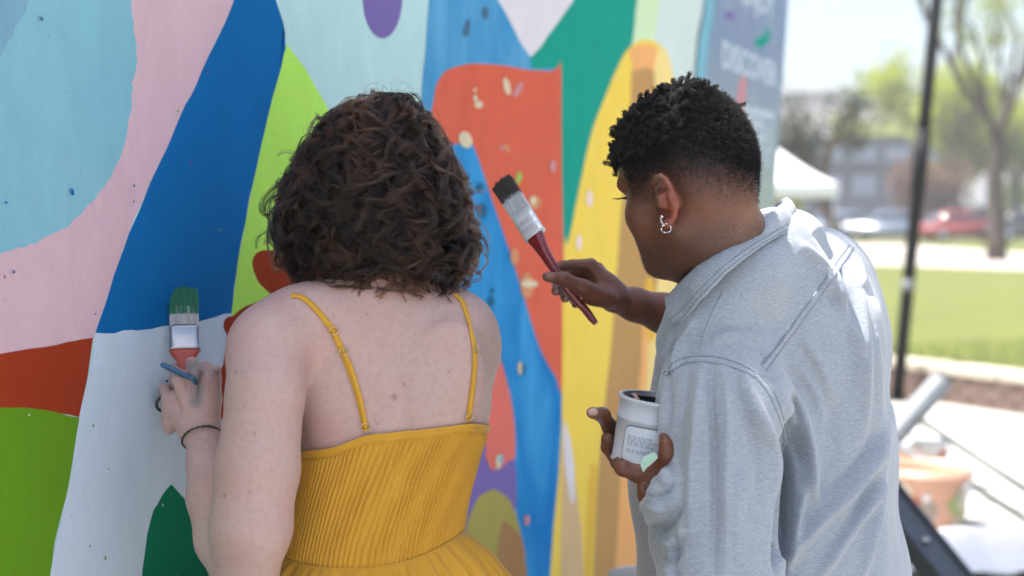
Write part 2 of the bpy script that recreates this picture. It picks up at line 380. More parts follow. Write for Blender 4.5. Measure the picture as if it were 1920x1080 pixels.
# spatter on the lower left of the wall and on the white
g = np.random.default_rng(5)
for i in range(26):
    x, y = g.uniform(0, 440), g.uniform(120, 1070); r_ = g.uniform(0.8, 2.0)
    patch('paint_drip', ell(x, y, r_, r_ * g.uniform(1, 2.2), 7), C_[['drop_dark', 'paper', 'rust', 'leaf', 'drop_navy'][i % 5]], n=2, wob=0.0002)

# the printed panel at the far end
def panel_mat():
    m, t, b = mat_nodes('printed_panel')
    co = t.nodes.new('ShaderNodeTexCoord')
    n1 = N(t, 'ShaderNodeTexNoise', Scale=2.6, Detail=4.0, Roughness=0.55, Distortion=0.6); t.links.new(co.outputs['Object'], n1.inputs['Vector'])
    rp = t.nodes.new('ShaderNodeValToRGB'); e = rp.color_ramp.elements
    cols = [(0.30, '7A86A6'), (0.42, '7C9DB4'), (0.5, '8A90AE'), (0.56, '98A4B8'), (0.64, '8EAAA4'), (0.75, '9FADC0')]
    e[0].position = cols[0][0]; e[0].color = (*G(cols[0][1], .56, .62, .67), 1); e[1].position = cols[-1][0]; e[1].color = (*G(cols[-1][1], .56, .62, .67), 1)
    for p, h in cols[1:-1]:
        q = e.new(p); q.color = (*G(h, .56, .62, .67), 1)
    t.links.new(n1.outputs['Fac'], rp.inputs[0])
    sp = t.nodes.new('ShaderNodeSeparateXYZ'); t.links.new(co.outputs['Object'], sp.inputs[0])
    mr = N(t, 'ShaderNodeMapRange'); mr.inputs[1].default_value = 1.55; mr.inputs[2].default_value = 2.05; mr.inputs[3].default_value = 0.75; mr.inputs[4].default_value = 0.0
    t.links.new(sp.outputs[2], mr.inputs[0])
    mx = t.nodes.new('ShaderNodeMix'); mx.data_type = 'RGBA'; mx.inputs[7].default_value = (*alb('94A592'), 1)
    t.links.new(mr.outputs[0], mx.inputs[0]); t.links.new(rp.outputs['Color'], mx.inputs[6]); t.links.new(mx.outputs[2], b.inputs['Base Color'])
    b.inputs['Roughness'].default_value = 0.4
    return m
patch('printed_panel', [(1335, -400), (1500, -400), (1475, 0), (1446, 420), (1440, 1250), (1278, 1250), (1286, 420), (1294, 200), (1308, 60), (1322, 0)], panel_mat(), False, label='blue grey printed panel with large white lettering at the far end of the wall')
patch('paint_patch', [(1325, -100), (1336, -100), (1334, 20), (1322, 90), (1315, 220), (1296, 220), (1304, 100), (1316, 30)], C_['sky_circle'], False)
patch('paint_drip', [(1355, 26), (1365, 22), (1372, 27), (1371, 36), (1357, 33)], C_['purple'], n=3)
patch('paint_drip', [(1386, 145), (1396, 150), (1388, 210), (1376, 200)], C_['drop_rose'], n=3)
patch('paint_drip', [(1412, 76), (1428, 66), (1438, 52), (1440, 70), (1426, 88), (1414, 86)], C_['teal'], n=3)
ink = simple('lettering_white', tuple(alb('BCC6CE')), 0.5, noise=0.04)
def wall_text(body, x0, ytop, ybot, x1):
    layer[0] += 1
    cu = bpy.data.curves.new('lettering', 'FONT'); cu.body = body; cu.size = 1.0; cu.offset = 0.03; cu.resolution_u = 3
    o = bpy.data.objects.new('tmp', cu); COL.objects.link(o)
    me = bpy.data.meshes.new_from_object(o.evaluated_get(bpy.context.evaluated_depsgraph_get()))
    bpy.data.objects.remove(o); bpy.data.curves.remove(cu)
    co = np.empty(len(me.vertices) * 3, np.float32); me.vertices.foreach_get('co', co); co = co.reshape(-1, 3)
    mn, mxx = co.min(0), co.max(0)
    sA, zT = wallhit(x0, ytop); sA2, zB = wallhit(x0, ybot); sB, _ = wallhit(x1, 300)
    u = (co[:, 0] - mn[0]) / (mxx[0] - mn[0]); v = (co[:, 1] - mn[1]) / (mxx[1] - mn[1])
    off = 0.0006 + 0.00007 * layer[0]
    pts = np.array([wp(sA + (sB - sA) * a, zB + (zT - zB) * c, off) for a, c in zip(u, v)], np.float32)
    me.vertices.foreach_set('co', pts.ravel()); me.update(); me.materials.clear(); me.materials.append(ink)
    o = bpy.data.objects.new('lettering', me); COL.objects.link(o); attach(o, wall)
    o['label'] = 'white lettering ' + body
wall_text('ENJOY', 1389, -45, 19, 1446)
wall_text('DISCOVER', 1351, 74, 128, 1452)
wall_text('BEST', 1390, 194, 262, 1447)
wall_text('OF IT', 1402, 270, 308, 1444)
# ------------------------------------------------------------------ ground, lawn, path
def sheet(name, pts, mat, z=None, kind='structure'):
    V = [Vector(p) for p in pts]
    bm = bmesh.new(); f = bm.faces.new([bm.verts.new(v) for v in V]); f.normal_update()
    if f.normal.z < 0: f.normal_flip()
    me = bpy.data.meshes.new(name); bm.to_mesh(me); bm.free(); me.materials.append(mat)
    o = bpy.data.objects.new(name, me); COL.objects.link(o); return tag(o, kind=kind)
pave = simple('pavement_concrete', (0.42, 0.41, 0.385), 0.85, noise=0.12, scale=1.3, bump=0.25, bscale=60)
grass_m = simple('lawn_grass', (0.098, 0.112, 0.013), 0.8, noise=0.45, scale=1.4, bump=0.6, bscale=40)
path_m = simple('path_concrete', (0.40, 0.36, 0.33), 0.85, noise=0.1, scale=1)
asph = simple('asphalt', (0.055, 0.055, 0.06), 0.9, noise=0.2, scale=3)
earth = simple('earth', (0.09, 0.10, 0.05), 0.9, noise=0.3, scale=0.5)
sheet('ground', [(-600, -75, -0.02), (600, -75, -0.02), (600, 640, -0.02), (-600, 640, -0.02)], earth)
GZ = 0.22
kA = ground(1600, 732)[:2]; kB = ground(1960, 784)[:2]
kd = (kB - kA) / np.linalg.norm(kB - kA); kn = np.array([-kd[1], kd[0]]);  kn = kn if kn[1] > 0 else -kn
kL = kA - kd * 12; kR = kB + kd * 14
sheet('pavement', [(-20, -14, 0), (30, -14, 0), (kR[0] + 8, kR[1] + 2.0, 0), (*(kR + kn * 0.2), 0), (*(kL + kn * 0.2), 0), (-20, 20, 0)], pave)
def q(p, z): return (p[0], p[1], z)
lawnfar = 75.0
sheet('lawn', [q(kL + kn * 0.3, GZ), q(kR + kn * 0.3, GZ), (140, 40, GZ), (140, lawnfar, GZ), (-60, lawnfar, GZ), (-60, 30, GZ)], grass_m)
pa = [ground(x, y, GZ + .004) for x, y in [(1300, 492), (1620, 496), (1700, 498), (1960, 507)]]
pb = [ground(x, y, GZ + .004) for x, y in [(1960, 478), (1700, 459), (1600, 457), (1300, 455)]]
sheet('path', [tuple(p) for p in pa + pb], path_m)
sheet('car_park', [(-60, lawnfar, GZ + 0.01), (160, lawnfar, GZ + 0.01), (160, 170, GZ + 0.01), (-60, 170, GZ + 0.01)], asph)
# low seat wall between pavement and lawn
def seat_wall():
    r = empty('seat_wall', (*(kA), 0), 'low brown brick seat wall with pale coping along the lawn', 'low wall')
    brick = [simple('brick_face_%d' % i, c, 0.9, noise=0.2, scale=12, bump=0.4) for i, c in enumerate([(0.16, 0.108, 0.088), (0.17, 0.118, 0.097), (0.15, 0.103, 0.085)])]
    mort = simple('mortar', (0.16, 0.115, 0.096), 0.9)
    cop = simple('coping_stone', (0.46, 0.42, 0.33), 0.85, noise=0.12, scale=5)
    L = np.linalg.norm(kR - kL); ang = math.atan2(kd[1], kd[0]); rot = Matrix.Rotation(ang, 3, 'Z')
    def at(s, t, z): p = kL + kd * s + kn * t; return (p[0], p[1], z)
    bm = bmesh.new(); add_box(bm, at(L / 2, 0.15, 0.115), (L, 0.26, 0.23), rot); bm_obj('core', bm, mort, r)
    # bricks that show between the man and the right edge of the frame
    base = bpy.data.meshes.new('brick'); bb = bmesh.new(); add_box(bb, (0, 0, 0), (0.205, 0.03, 0.062), None, 0.004); bb.to_mesh(base); bb.free()
    meshes = []
    for m in brick:
        c = base.copy(); c.materials.append(m); meshes.append(c)
    sA = (np.array(kA) - kL) @ kd - 0.2
    for row in range(3):
        for i in range(22):
            o = bpy.data.objects.new('brick', meshes[random.randrange(3)]); COL.objects.link(o)
            o.location = at(sA + i * 0.217 + (row % 2) * 0.108, 0.013 + random.uniform(-.002, .002), 0.042 + row * 0.074); o.rotation_euler = (0, 0, ang + random.uniform(-.01, .01))
            attach(o, r)
    for i in range(40):
        s = i * 0.9
        if s > L: break
        bm = bmesh.new(); add_box(bm, at(s + 0.445, 0.15, 0.23 + 0.03), (0.885, 0.34, 0.06), rot, 0.006); bm_obj('coping_stone', bm, cop, r)
seat_wall()

# grass blades: short tufts over the near part of the lawn
def grass():
    g = np.random.default_rng(3); n = 26000
    a = np.array(kA) - kd * 1.0
    s = g.uniform(0, 9, n); t = g.uniform(0.36, 1, n) ** 1 ; t = 0.36 + (g.uniform(0, 1, n) ** 1.6) * 18
    x = a[0] + kd[0] * s * (1 + t * .12) + kn[0] * t + t * 0.18; y = a[1] + kd[1] * s + kn[1] * t
    h = g.uniform(0.03, 0.075, n); az = g.uniform(0, 2 * np.pi, n); wdt = g.uniform(0.003, 0.007, n); ln = g.uniform(-.03, .03, (n, 2))
    V = np.zeros((n, 3, 3)); V[:, 0] = np.stack([x - np.cos(az) * wdt, y - np.sin(az) * wdt, np.full(n, GZ)], 1); V[:, 1] = np.stack([x + np.cos(az) * wdt, y + np.sin(az) * wdt, np.full(n, GZ)], 1)
    V[:, 2] = np.stack([x + ln[:, 0], y + ln[:, 1], GZ + h], 1)
    F = np.arange(n * 3).reshape(n, 3)
    o = mesh_obj('grass', V.reshape(-1, 3), F, simple('grass_blades', (0.10, 0.14, 0.016), 0.6, noise=0.35, scale=2.0), None, False)
    tag(o, 'short green grass growing on the lawn behind the seat wall', 'grass', kind='stuff')
grass()

# ------------------------------------------------------------------ leaning pole
def pole():
    b_ = ground(1681, 752); d = b_ @ FW - CAM @ FW
    top = P(1762, -60, d - 0.1)
    r = empty('lamp_post', b_, 'tall slim black post leaning slightly in front of the seat wall', 'post')
    blk = simple('black_paint', (0.008, 0.009, 0.011), 0.6, spec=.2)
    a, t_ = Vector(b_), Vector(top); v = t_ - a; t2 = a + v * 1.5
    V, F = tube([a, t2], 0.050, 14); mesh_obj('pole', V, F, blk, r)
    V, F = tube([a, a + v.normalized() * 0.03], 0.085, 16); mesh_obj('base_plate', V, F, blk, r)
    c = a + v * 0.255; V, F = tube([c, c + v.normalized() * 0.09], 0.054, 14); mesh_obj('band', V, F, simple('grey_tape', (0.12, 0.13, 0.14), 0.5), r)
    c = a + v * 0.48; V, F = tube([c, c + v.normalized() * 0.5], 0.058, 14); mesh_obj('sleeve', V, F, blk, r)
    V, F = tube([t2, t2 + Vector((0.25, 0, 0.05))], [0.043, 0.06], 12); mesh_obj('lamp_head', V, F, blk, r)
pole()

# ------------------------------------------------------------------ cars
tyre_m = simple('tyre_rubber', (0.02, 0.02, 0.02), 0.9); rim_m = simple('rim_alloy', (0.5, 0.5, 0.52), 0.3, metal=0.8)
glass_m = simple('car_glass', (0.02, 0.025, 0.03), 0.05, spec=0.8); lamp_m = simple('headlight_glass', (0.8, 0.8, 0.8), 0.1); tail_m = simple('tail_light', (0.35, 0.01, 0.01), 0.2)
def car_paint(n, c): return simple(n, c, 0.25, noise=0.02, **{'Coat Weight': 0.7, 'Coat Roughness': 0.05})
def make_car(loc, rz, mat, label, van=False, cat='car'):
    r = empty('parked_car', (0, 0, 0), label, cat, 'cars parked beyond the lawn')
    L, W = (4.5, 1.78); hs = 1.0 if not van else 1.25
    low = [(-2.22, .35), (-2.25, .62), (-2.1, .86), (-1.2, .93), (0.9, .95), (1.9, .84), (2.2, .66), (2.25, .4), (2.1, .24), (-2.1, .24)]
    cab = [(-1.75, .9), (-1.25, 1.38 * hs), (-.6, 1.46 * hs), (.25, 1.44 * hs), (1.05, .94)] if not van else [(-2.1, .9), (-2.05, 1.85), (-1.2, 1.95), (.6, 1.9), (1.4, .94)]
    def extr(prof, w0, w1, name, m):
        bm = bmesh.new(); zs = [z for _, z in prof]; z0, z1 = min(zs), max(zs)
        def wz(z): return w0 + (w1 - w0) * (z - z0) / (z1 - z0)
        A = [bm.verts.new((x, -wz(z) / 2, z)) for x, z in prof]; B = [bm.verts.new((x, wz(z) / 2, z)) for x, z in prof]
        bm.faces.new(A); bm.faces.new(B[::-1]); n = len(prof)
        for i in range(n): bm.faces.new((A[i], A[(i + 1) % n], B[(i + 1) % n], B[i]))
        bmesh.ops.bevel(bm, geom=bm.edges[:], offset=0.05, segments=2, affect='EDGES')
        return bm_obj(name, bm, m, r, True)
    extr(low, W * .96, W, 'body', mat); extr(cab, W * .93, W * .72, 'cabin', mat)
    zc0, zc1 = .98, (1.36 * hs if not van else 1.75)
    for s in (-1, 1):
        for (xa, xb, xc, xd) in ([(-1.5, -.35, -.4, -1.12), (-.28, .78, .2, -.3)] if not van else [(-1.9, -.6, -.6, -1.9), (-.5, 1.15, .6, -.5)]):
            bm = bmesh.new(); yo, yi = s * (W * .465), s * (W * .40)
            bm.faces.new([bm.verts.new(v) for v in [(xa, yo, zc0), (xb, yo, zc0), (xc, yi, zc1), (xd, yi, zc1)]])
            rr = bmesh.ops.extrude_face_region(bm, geom=bm.faces[:]); bmesh.ops.translate(bm, verts=[v for v in rr['geom'] if isinstance(v, bmesh.types.BMVert)], vec=(0, -s * .03, 0))
            bm_obj('side_window', bm, glass_m, r)
        for x in (-1.38, 1.38):
            V, F = lathe([(0.001, -.1), (.2, -.1), (.31, -.09), (.33, -.05), (.33, .05), (.31, .09), (.2, .1), (.001, .1)], 20, (x, s * .8, .33), Matrix.Rotation(R(90), 3, 'X'))
            wv = mesh_obj('wheel', V, F, tyre_m, r)
            V, F = lathe([(.001, -.115), (.18, -.11), (.2, -.085), (.2, .085), (.18, .11), (.001, .115)], 14, (x, s * .8, .33), Matrix.Rotation(R(90), 3, 'X')); mesh_obj('rim', V, F, rim_m, wv)
        bm = bmesh.new(); add_box(bm, (2.12, s * .62, .66), (.18, .34, .15), None, .03); bm_obj('headlight', bm, lamp_m, r)
        bm = bmesh.new(); add_box(bm, (-2.14, s * .68, .74), (.14, .26, .18), None, .03); bm_obj('tail_light', bm, tail_m, r)
    xs = (1.09, .3) if not van else (1.45, .66); z1 = 1.38 * hs if not van else 1.82
    bm = bmesh.new(); bm.faces.new([bm.verts.new(v) for v in [(xs[0] + .02, -.74, .98), (xs[0] + .02, .74, .98), (xs[1] + .04, .62, z1), (xs[1] + .04, -.62, z1)]])
    rr = bmesh.ops.extrude_face_region(bm, geom=bm.faces[:]); bmesh.ops.translate(bm, verts=[v for v in rr['geom'] if isinstance(v, bmesh.types.BMVert)], vec=(-.03, 0, -.02)); bm_obj('windscreen', bm, glass_m, r)
    bm = bmesh.new(); bm.faces.new([bm.verts.new(v) for v in ([(-1.75, -.7, .98), (-1.75, .7, .98), (-1.3, .6, 1.34), (-1.3, -.6, 1.34)] if not van else [(-2.13, -.7, 1.0), (-2.13, .7, 1.0), (-2.09, .62, 1.75), (-2.09, -.62, 1.75)])])
    rr = bmesh.ops.extrude_face_region(bm, geom=bm.faces[:]); bmesh.ops.translate(bm, verts=[v for v in rr['geom'] if isinstance(v, bmesh.types.BMVert)], vec=(.03, 0, 0)); bm_obj('rear_window', bm, glass_m, r)
    r.location = loc; r.rotation_euler = (0, 0, rz)
    return r
def gp(px, py, z=GZ + .012):
    p = ground(px, py, z); return (p[0], p[1], z)
make_car(gp(1560, 449), R(188), car_paint('paint_silver_blue', (0.22, 0.27, 0.36)), 'silver blue car partly behind the shoulder of the man in the shirt')
make_car(gp(1658, 451), R(170), car_paint('paint_grey_blue', (0.14, 0.18, 0.26)), 'dark grey blue car just left of the black post')
make_car(gp(1808, 454), R(6), car_paint('paint_dull_red', (0.24, 0.035, 0.03)), 'dull red car between the black post and the tree')
make_car(gp(1822, 444), R(95), car_paint('paint_white', (0.75, 0.75, 0.74)), 'white van parked behind the red car', True, 'van')
make_car(gp(1935, 455), R(0), car_paint('paint_black', (0.03, 0.03, 0.035)), 'black car at the right of the big tree trunk')

# ------------------------------------------------------------------ buildings
def grey_building():
    d = 108.0; mpp = d / FPX
    x0, x1 = (1330 - 960) * mpp, (1735 - 960) * mpp; z0 = GZ; z1 = P(1600, 262, d)[2]; y = P(1600, 300, d)[1]
    r = empty('shop_building', ((x0 + x1) / 2, y, z0), 'dark blue grey two storey shop building with large windows beyond the parked cars', 'building')
    wm = simple('slate_blue_wall', (0.10, 0.115, 0.145), 0.8, noise=0.15, scale=0.8); gm = simple('shop_glass', (0.30, 0.36, 0.45), 0.25, spec=0.8); fm = simple('dark_frame', (0.03, 0.033, 0.04), 0.5)
    bm = bmesh.new(); add_box(bm, ((x0 + x1) / 2, y + 6, (z0 + z1) / 2), (x1 - x0, 12, z1 - z0)); bm_obj('wall', bm, wm, r)
    bm = bmesh.new(); add_box(bm, ((x0 + x1) / 2, y + 6, z1 + .1), (x1 - x0 + .5, 12.5, .22)); bm_obj('roof', bm, fm, r)
    bm = bmesh.new(); add_box(bm, ((x0 + x1) / 2, y - .15, P(1600, 318, d)[2]), (x1 - x0, .3, .35)); bm_obj('fascia', bm, fm, r)
    for (ya, yb) in ((275, 303), (325, 368)):
        for px in range(1350, 1730, 62):
            za, zb = P(px, yb, d)[2], P(px, ya, d)[2]; xa, xb = (px - 960) * mpp, (px + 44 - 960) * mpp
            bm = bmesh.new(); add_box(bm, ((xa + xb) / 2, y - .02, (za + zb) / 2), (xb - xa, .12, zb - za)); w_ = bm_obj('window', bm, fm, r)
            for k in range(2):
                bm = bmesh.new(); add_box(bm, (xa + (xb - xa) * (.25 + .5 * k), y - .07, (za + zb) / 2), ((xb - xa) * .45, .06, (zb - za) * .9)); bm_obj('pane', bm, gm, w_)
def pale_building():
    d = 150.0; mpp = d / FPX
    x0, x1 = (1400 - 960) * mpp, (1700 - 960) * mpp; z0 = GZ; z1 = P(1600, 178, d)[2]; y = P(1600, 300, d)[1]
    r = empty('apartment_building', ((x0 + x1) / 2, y, z0), 'pale beige apartment building rising behind the dark shop building', 'building')
    wm = simple('pale_render', (0.52, 0.49, 0.45), 0.85, noise=0.06, scale=0.5); gm = simple('apartment_glass', (0.12, 0.14, 0.17), 0.1); rm = simple('roof_felt', (0.2, 0.19, 0.18), 0.9)
    bm = bmesh.new(); add_box(bm, ((x0 + x1) / 2, y + 7, (z0 + z1) / 2), (x1 - x0, 14, z1 - z0)); bm_obj('wall', bm, wm, r)
    bm = bmesh.new(); add_box(bm, ((x0 + x1) / 2, y + 7, z1 + .2), (x1 - x0 + .8, 14.8, .4)); bm_obj('roof', bm, rm, r)
    for zz in np.arange(z0 + 1.2, z1 - 2, 3.0):
        for xx in np.arange(x0 + 1.5, x1 - 1, 3.2):
            bm = bmesh.new(); add_box(bm, (xx, y - .03, zz + .7), (1.1, .1, 1.4)); bm_obj('window', bm, gm, r)
    r.rotation_euler = (0, 0, R(-28))
grey_building(); pale_building()

# white marquee behind the wall end
def marquee():
    d = 34.0; mpp = d / FPX; z = GZ
    cx = (1402 - 960) * mpp; cy = P(1402, 400, d)[1]; hw = 1.75; ze = P(1575, 348, d)[2]; zt = P(1402, 236, d)[2]
    r = empty('marquee', (cx, cy, z), 'white peaked canopy tent standing on the lawn beyond the end of the mural wall', 'tent')
    fab = simple('canopy_fabric', (0.78, 0.79, 0.8), 0.7, noise=0.03); leg_m = simple('tent_leg', (0.6, 0.6, 0.6), 0.4, metal=0.6)
    bm = bmesh.new(); n = 8; rows = []
    for i in range(n + 1):
        t = i / n; s = hw * (1 - t); zz = ze + (zt - ze) * (t ** 1.25)
        ring = []
        for k in range(24):
            a = k / 24 * 4; e = int(a); u = a - e; c = [(-1, -1), (1, -1), (1, 1), (-1, 1), (-1, -1)]
            ring.append(bm.verts.new((cx + s * (c[e][0] * (1 - u) + c[e + 1][0] * u) + 1e-4 * k, cy + s * (c[e][1] * (1 - u) + c[e + 1][1] * u), zz)))
        rows.append(ring)
    for i in range(n):
        for k in range(24): bm.faces.new((rows[i][k], rows[i][(k + 1) % 24], rows[i + 1][(k + 1) % 24], rows[i + 1][k]))
    bm_obj('canopy', bm, fab, r, True)
    for a, b_ in (((-1, -1), (1, -1)), ((1, -1), (1, 1)), ((1, 1), (-1, 1)), ((-1, 1), (-1, -1))):
        bm = bmesh.new(); c = ((a[0] + b_[0]) / 2 * hw + cx, (a[1] + b_[1]) / 2 * hw + cy, ze - .15); sx = hw * 2 if a[1] == b_[1] else .02; sy = hw * 2 if a[0] == b_[0] else .02
        add_box(bm, c, (sx, sy, .3)); bm_obj('valance', bm, fab, r)
    for sx in (-1, 1):
        for sy in (-1, 1):
            V, F = tube([(cx + sx * hw * .97, cy + sy * hw * .97, z), (cx + sx * hw * .97, cy + sy * hw * .97, ze)], .03, 8); mesh_obj('leg', V, F, leg_m, r)
    bm = bmesh.new(); add_box(bm, (cx, cy + hw * .93, (z + ze) / 2), (hw * 1.9, .02, ze - z - .3)); bm_obj('back_panel', bm, fab, r)
marquee()

# ------------------------------------------------------------------ trees
bark = simple('bark', (0.075, 0.06, 0.048), 0.9, noise=0.3, scale=8, bump=0.5, bscale=30)
def leaf_mat(n, c, sub=0.35):
    m, t, b = mat_nodes(n)
    oi = t.nodes.new('ShaderNodeTexCoord'); nz = N(t, 'ShaderNodeTexNoise', Scale=0.7, Detail=3.0); t.links.new(oi.outputs['Object'], nz.inputs['Vector'])
    mx = t.nodes.new('ShaderNodeMix'); mx.data_type = 'RGBA'; c = Vector(c); mx.inputs[6].default_value = (*(c * .6), 1); mx.inputs[7].default_value = (*(c * 1.4), 1)
    t.links.new(nz.outputs['Fac'], mx.inputs[0])
    di = N(t, 'ShaderNodeBsdfDiffuse'); tr = N(t, 'ShaderNodeBsdfTranslucent'); ms = N(t, 'ShaderNodeMixShader'); ms.inputs[0].default_value = sub
    t.links.new(mx.outputs[2], di.inputs[0]); t.links.new(mx.outputs[2], tr.inputs[0]); t.links.new(di.outputs[0], ms.inputs[1]); t.links.new(tr.outputs[0], ms.inputs[2])
    t.links.new(ms.outputs[0], t.nodes['Material Output'].inputs[0]); t.nodes.remove(b)
    return m
def grow(g, base, direc, length, rad, depth, segs, spread=0.5, up=0.25):
    """recursive limbs; segs collects (points, radii, depth)"""
    p = np.array(base, float); d = np.array(direc, float); d /= np.linalg.norm(d); pts = [p.copy()]; k = 5
    for i in range(k):
        d = d + g.normal(0, 0.09, 3) + np.array([0, 0, up * 0.12]); d /= np.linalg.norm(d); p = p + d * length / k; pts.append(p.copy())
    segs.append((pts, list(np.linspace(rad, rad * 0.55, k + 1)), depth))
    if depth == 0: return
    for c in range(3 if depth > 1 else 4):
        i = g.integers(2, k + 1); nd = d + g.normal(0, spread, 3) + np.array([0, 0, up]); grow(g, pts[i], nd, length * g.uniform(.55, .8), rad * .5, depth - 1, segs, spread, up)
def tree(base, h, trunk_r, crown, nleaf, lsize, lmat, label, seed, trunk_dir=(0, 0, 1), depth=3, fork=0.4, group=None, spread=0.5, cat='tree', name='tree', up=.25, clump=10):
    g = np.random.default_rng(seed); r = empty(name, base, label, cat, group)
    b_ = np.array(base, float); td = np.array(trunk_dir, float); td /= np.linalg.norm(td)
    th = h * fork; tp = [b_ + td * th * t + np.array([g.normal(0, .02), g.normal(0, .02), 0]) * th * t for t in np.linspace(0, 1, 7)]
    V, F = tube(tp, list(trunk_r * np.array([1.35, 1.08, 1, .95, .9, .86, .8])), 10); mesh_obj('trunk', V, F, bark, r)
    segs = []
    for i in range(5):
        a = i / 5 * 2 * math.pi + g.uniform(-.4, .4); grow(g, tp[-1 - (i % 2)], td + np.array([math.cos(a), math.sin(a), 0]) * spread * 1.1, h * .33, trunk_r * .5, depth - 1, segs, spread, up)
    VV = []; FF = []
    for pts, rad, dp in segs:
        V, F = tube(pts, rad, 6 if dp > 0 else 4, cap=False); o = len(VV); VV += V; FF += [tuple(i + o for i in f) for f in F]
    mesh_obj('branches', VV, FF, bark, r)
    if nleaf:
        tips = np.array([p for pts, rad, dp in segs for p in pts[1:] if dp <= 1])
        nc = nleaf // clump
        ctr = tips[g.integers(0, len(tips), nc)] + g.normal(0, crown * .06, (nc, 3))
        c = np.repeat(ctr, clump, 0) + g.normal(0, lsize * 2.2, (nc * clump, 3)); n = len(c)
        a = g.normal(size=(n, 3)); a /= np.linalg.norm(a, axis=1)[:, None]; b2 = np.cross(a, g.normal(size=(n, 3))); b2 /= np.linalg.norm(b2, axis=1)[:, None]
        s = lsize * g.uniform(.6, 1.4, (n, 1)); V = np.stack([c - a * s, c + b2 * s * .45, c + a * s, c - b2 * s * .45], 1).reshape(-1, 3)
        mesh_obj('crown', V, np.arange(n * 4).reshape(n, 4), lmat, r, False)
    return r
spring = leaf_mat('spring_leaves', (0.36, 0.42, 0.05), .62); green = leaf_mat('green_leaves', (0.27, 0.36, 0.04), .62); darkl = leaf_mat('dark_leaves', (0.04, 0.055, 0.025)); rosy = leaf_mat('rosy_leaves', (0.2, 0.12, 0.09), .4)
tree(gp(1868, 489, GZ), 11.5, 0.24, 4, 9000, 0.06, spring, 'tall spring tree with dark trunk and sparse budding twigs right of the black post', 3, depth=4, fork=.3, spread=.42, up=.5, group=None)
for i, (px, py, h, c, nl, m, lab) in enumerate([
        (1712, 430, 13.0, 3.5, 8000, spring, 'bright yellow green leafy tree directly behind the black post'),
        (1795, 444, 12.0, 3.6, 9000, spring, 'broad green tree with a full crown behind the red car'),
        (1905, 443, 12.0, 3.6, 9000, spring, 'leafy green tree at the right edge of the picture behind the trunk'),
        (1745, 446, 4.6, 2.0, 2500, rosy, 'small tree with rosy brown leaves below the green crowns')]):
    tree(gp(px, py), h, .22, c, nl, .22, m, lab, 20 + i, depth=3, fork=.28, spread=.75, group='trees beyond the car park', up=.12)
tree(gp(1650, 428.5), 12, .2, 3, 6000, .22, spring, 'pale yellow leafy tree above the roof of the dark building', 31, depth=3, fork=.3, spread=.7, group='trees beyond the car park', up=.15)
# dark leaning tree beside the wall end
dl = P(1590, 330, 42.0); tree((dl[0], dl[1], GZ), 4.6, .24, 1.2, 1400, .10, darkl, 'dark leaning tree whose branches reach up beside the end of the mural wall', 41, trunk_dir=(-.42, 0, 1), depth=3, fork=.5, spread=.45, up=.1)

# tree behind the wall: never in the frame, its top leaves break the edge of the wall's shade
tree((-1.75, 2.35, 0), 5.0, .13, 1.2, 500, .035, green, 'young tree growing behind the mural wall with its top leaves above it', 51, trunk_dir=(.18, -.03, 1), depth=3, fork=.74, spread=.45, up=.15)

# haze volume added to lift the far tones and whiten the sky
def haze():
    m = bpy.data.materials.new('haze_air'); m.use_nodes = True; t = m.node_tree; t.nodes.remove(t.nodes['Principled BSDF'])
    v = t.nodes.new('ShaderNodeVolumePrincipled'); v.inputs['Color'].default_value = (.95, .96, .98, 1); v.inputs['Density'].default_value = 0.0018; v.inputs['Anisotropy'].default_value = .2
    t.links.new(v.outputs[0], t.nodes['Material Output'].inputs['Volume'])
    bm = bmesh.new(); add_box(bm, (0, 282, 9.5), (1210, 720, 21.0)); o = bm_obj('haze', bm, m, None); tag(o, 'thin pale haze added over the park to brighten the background', kind='stuff')
haze()
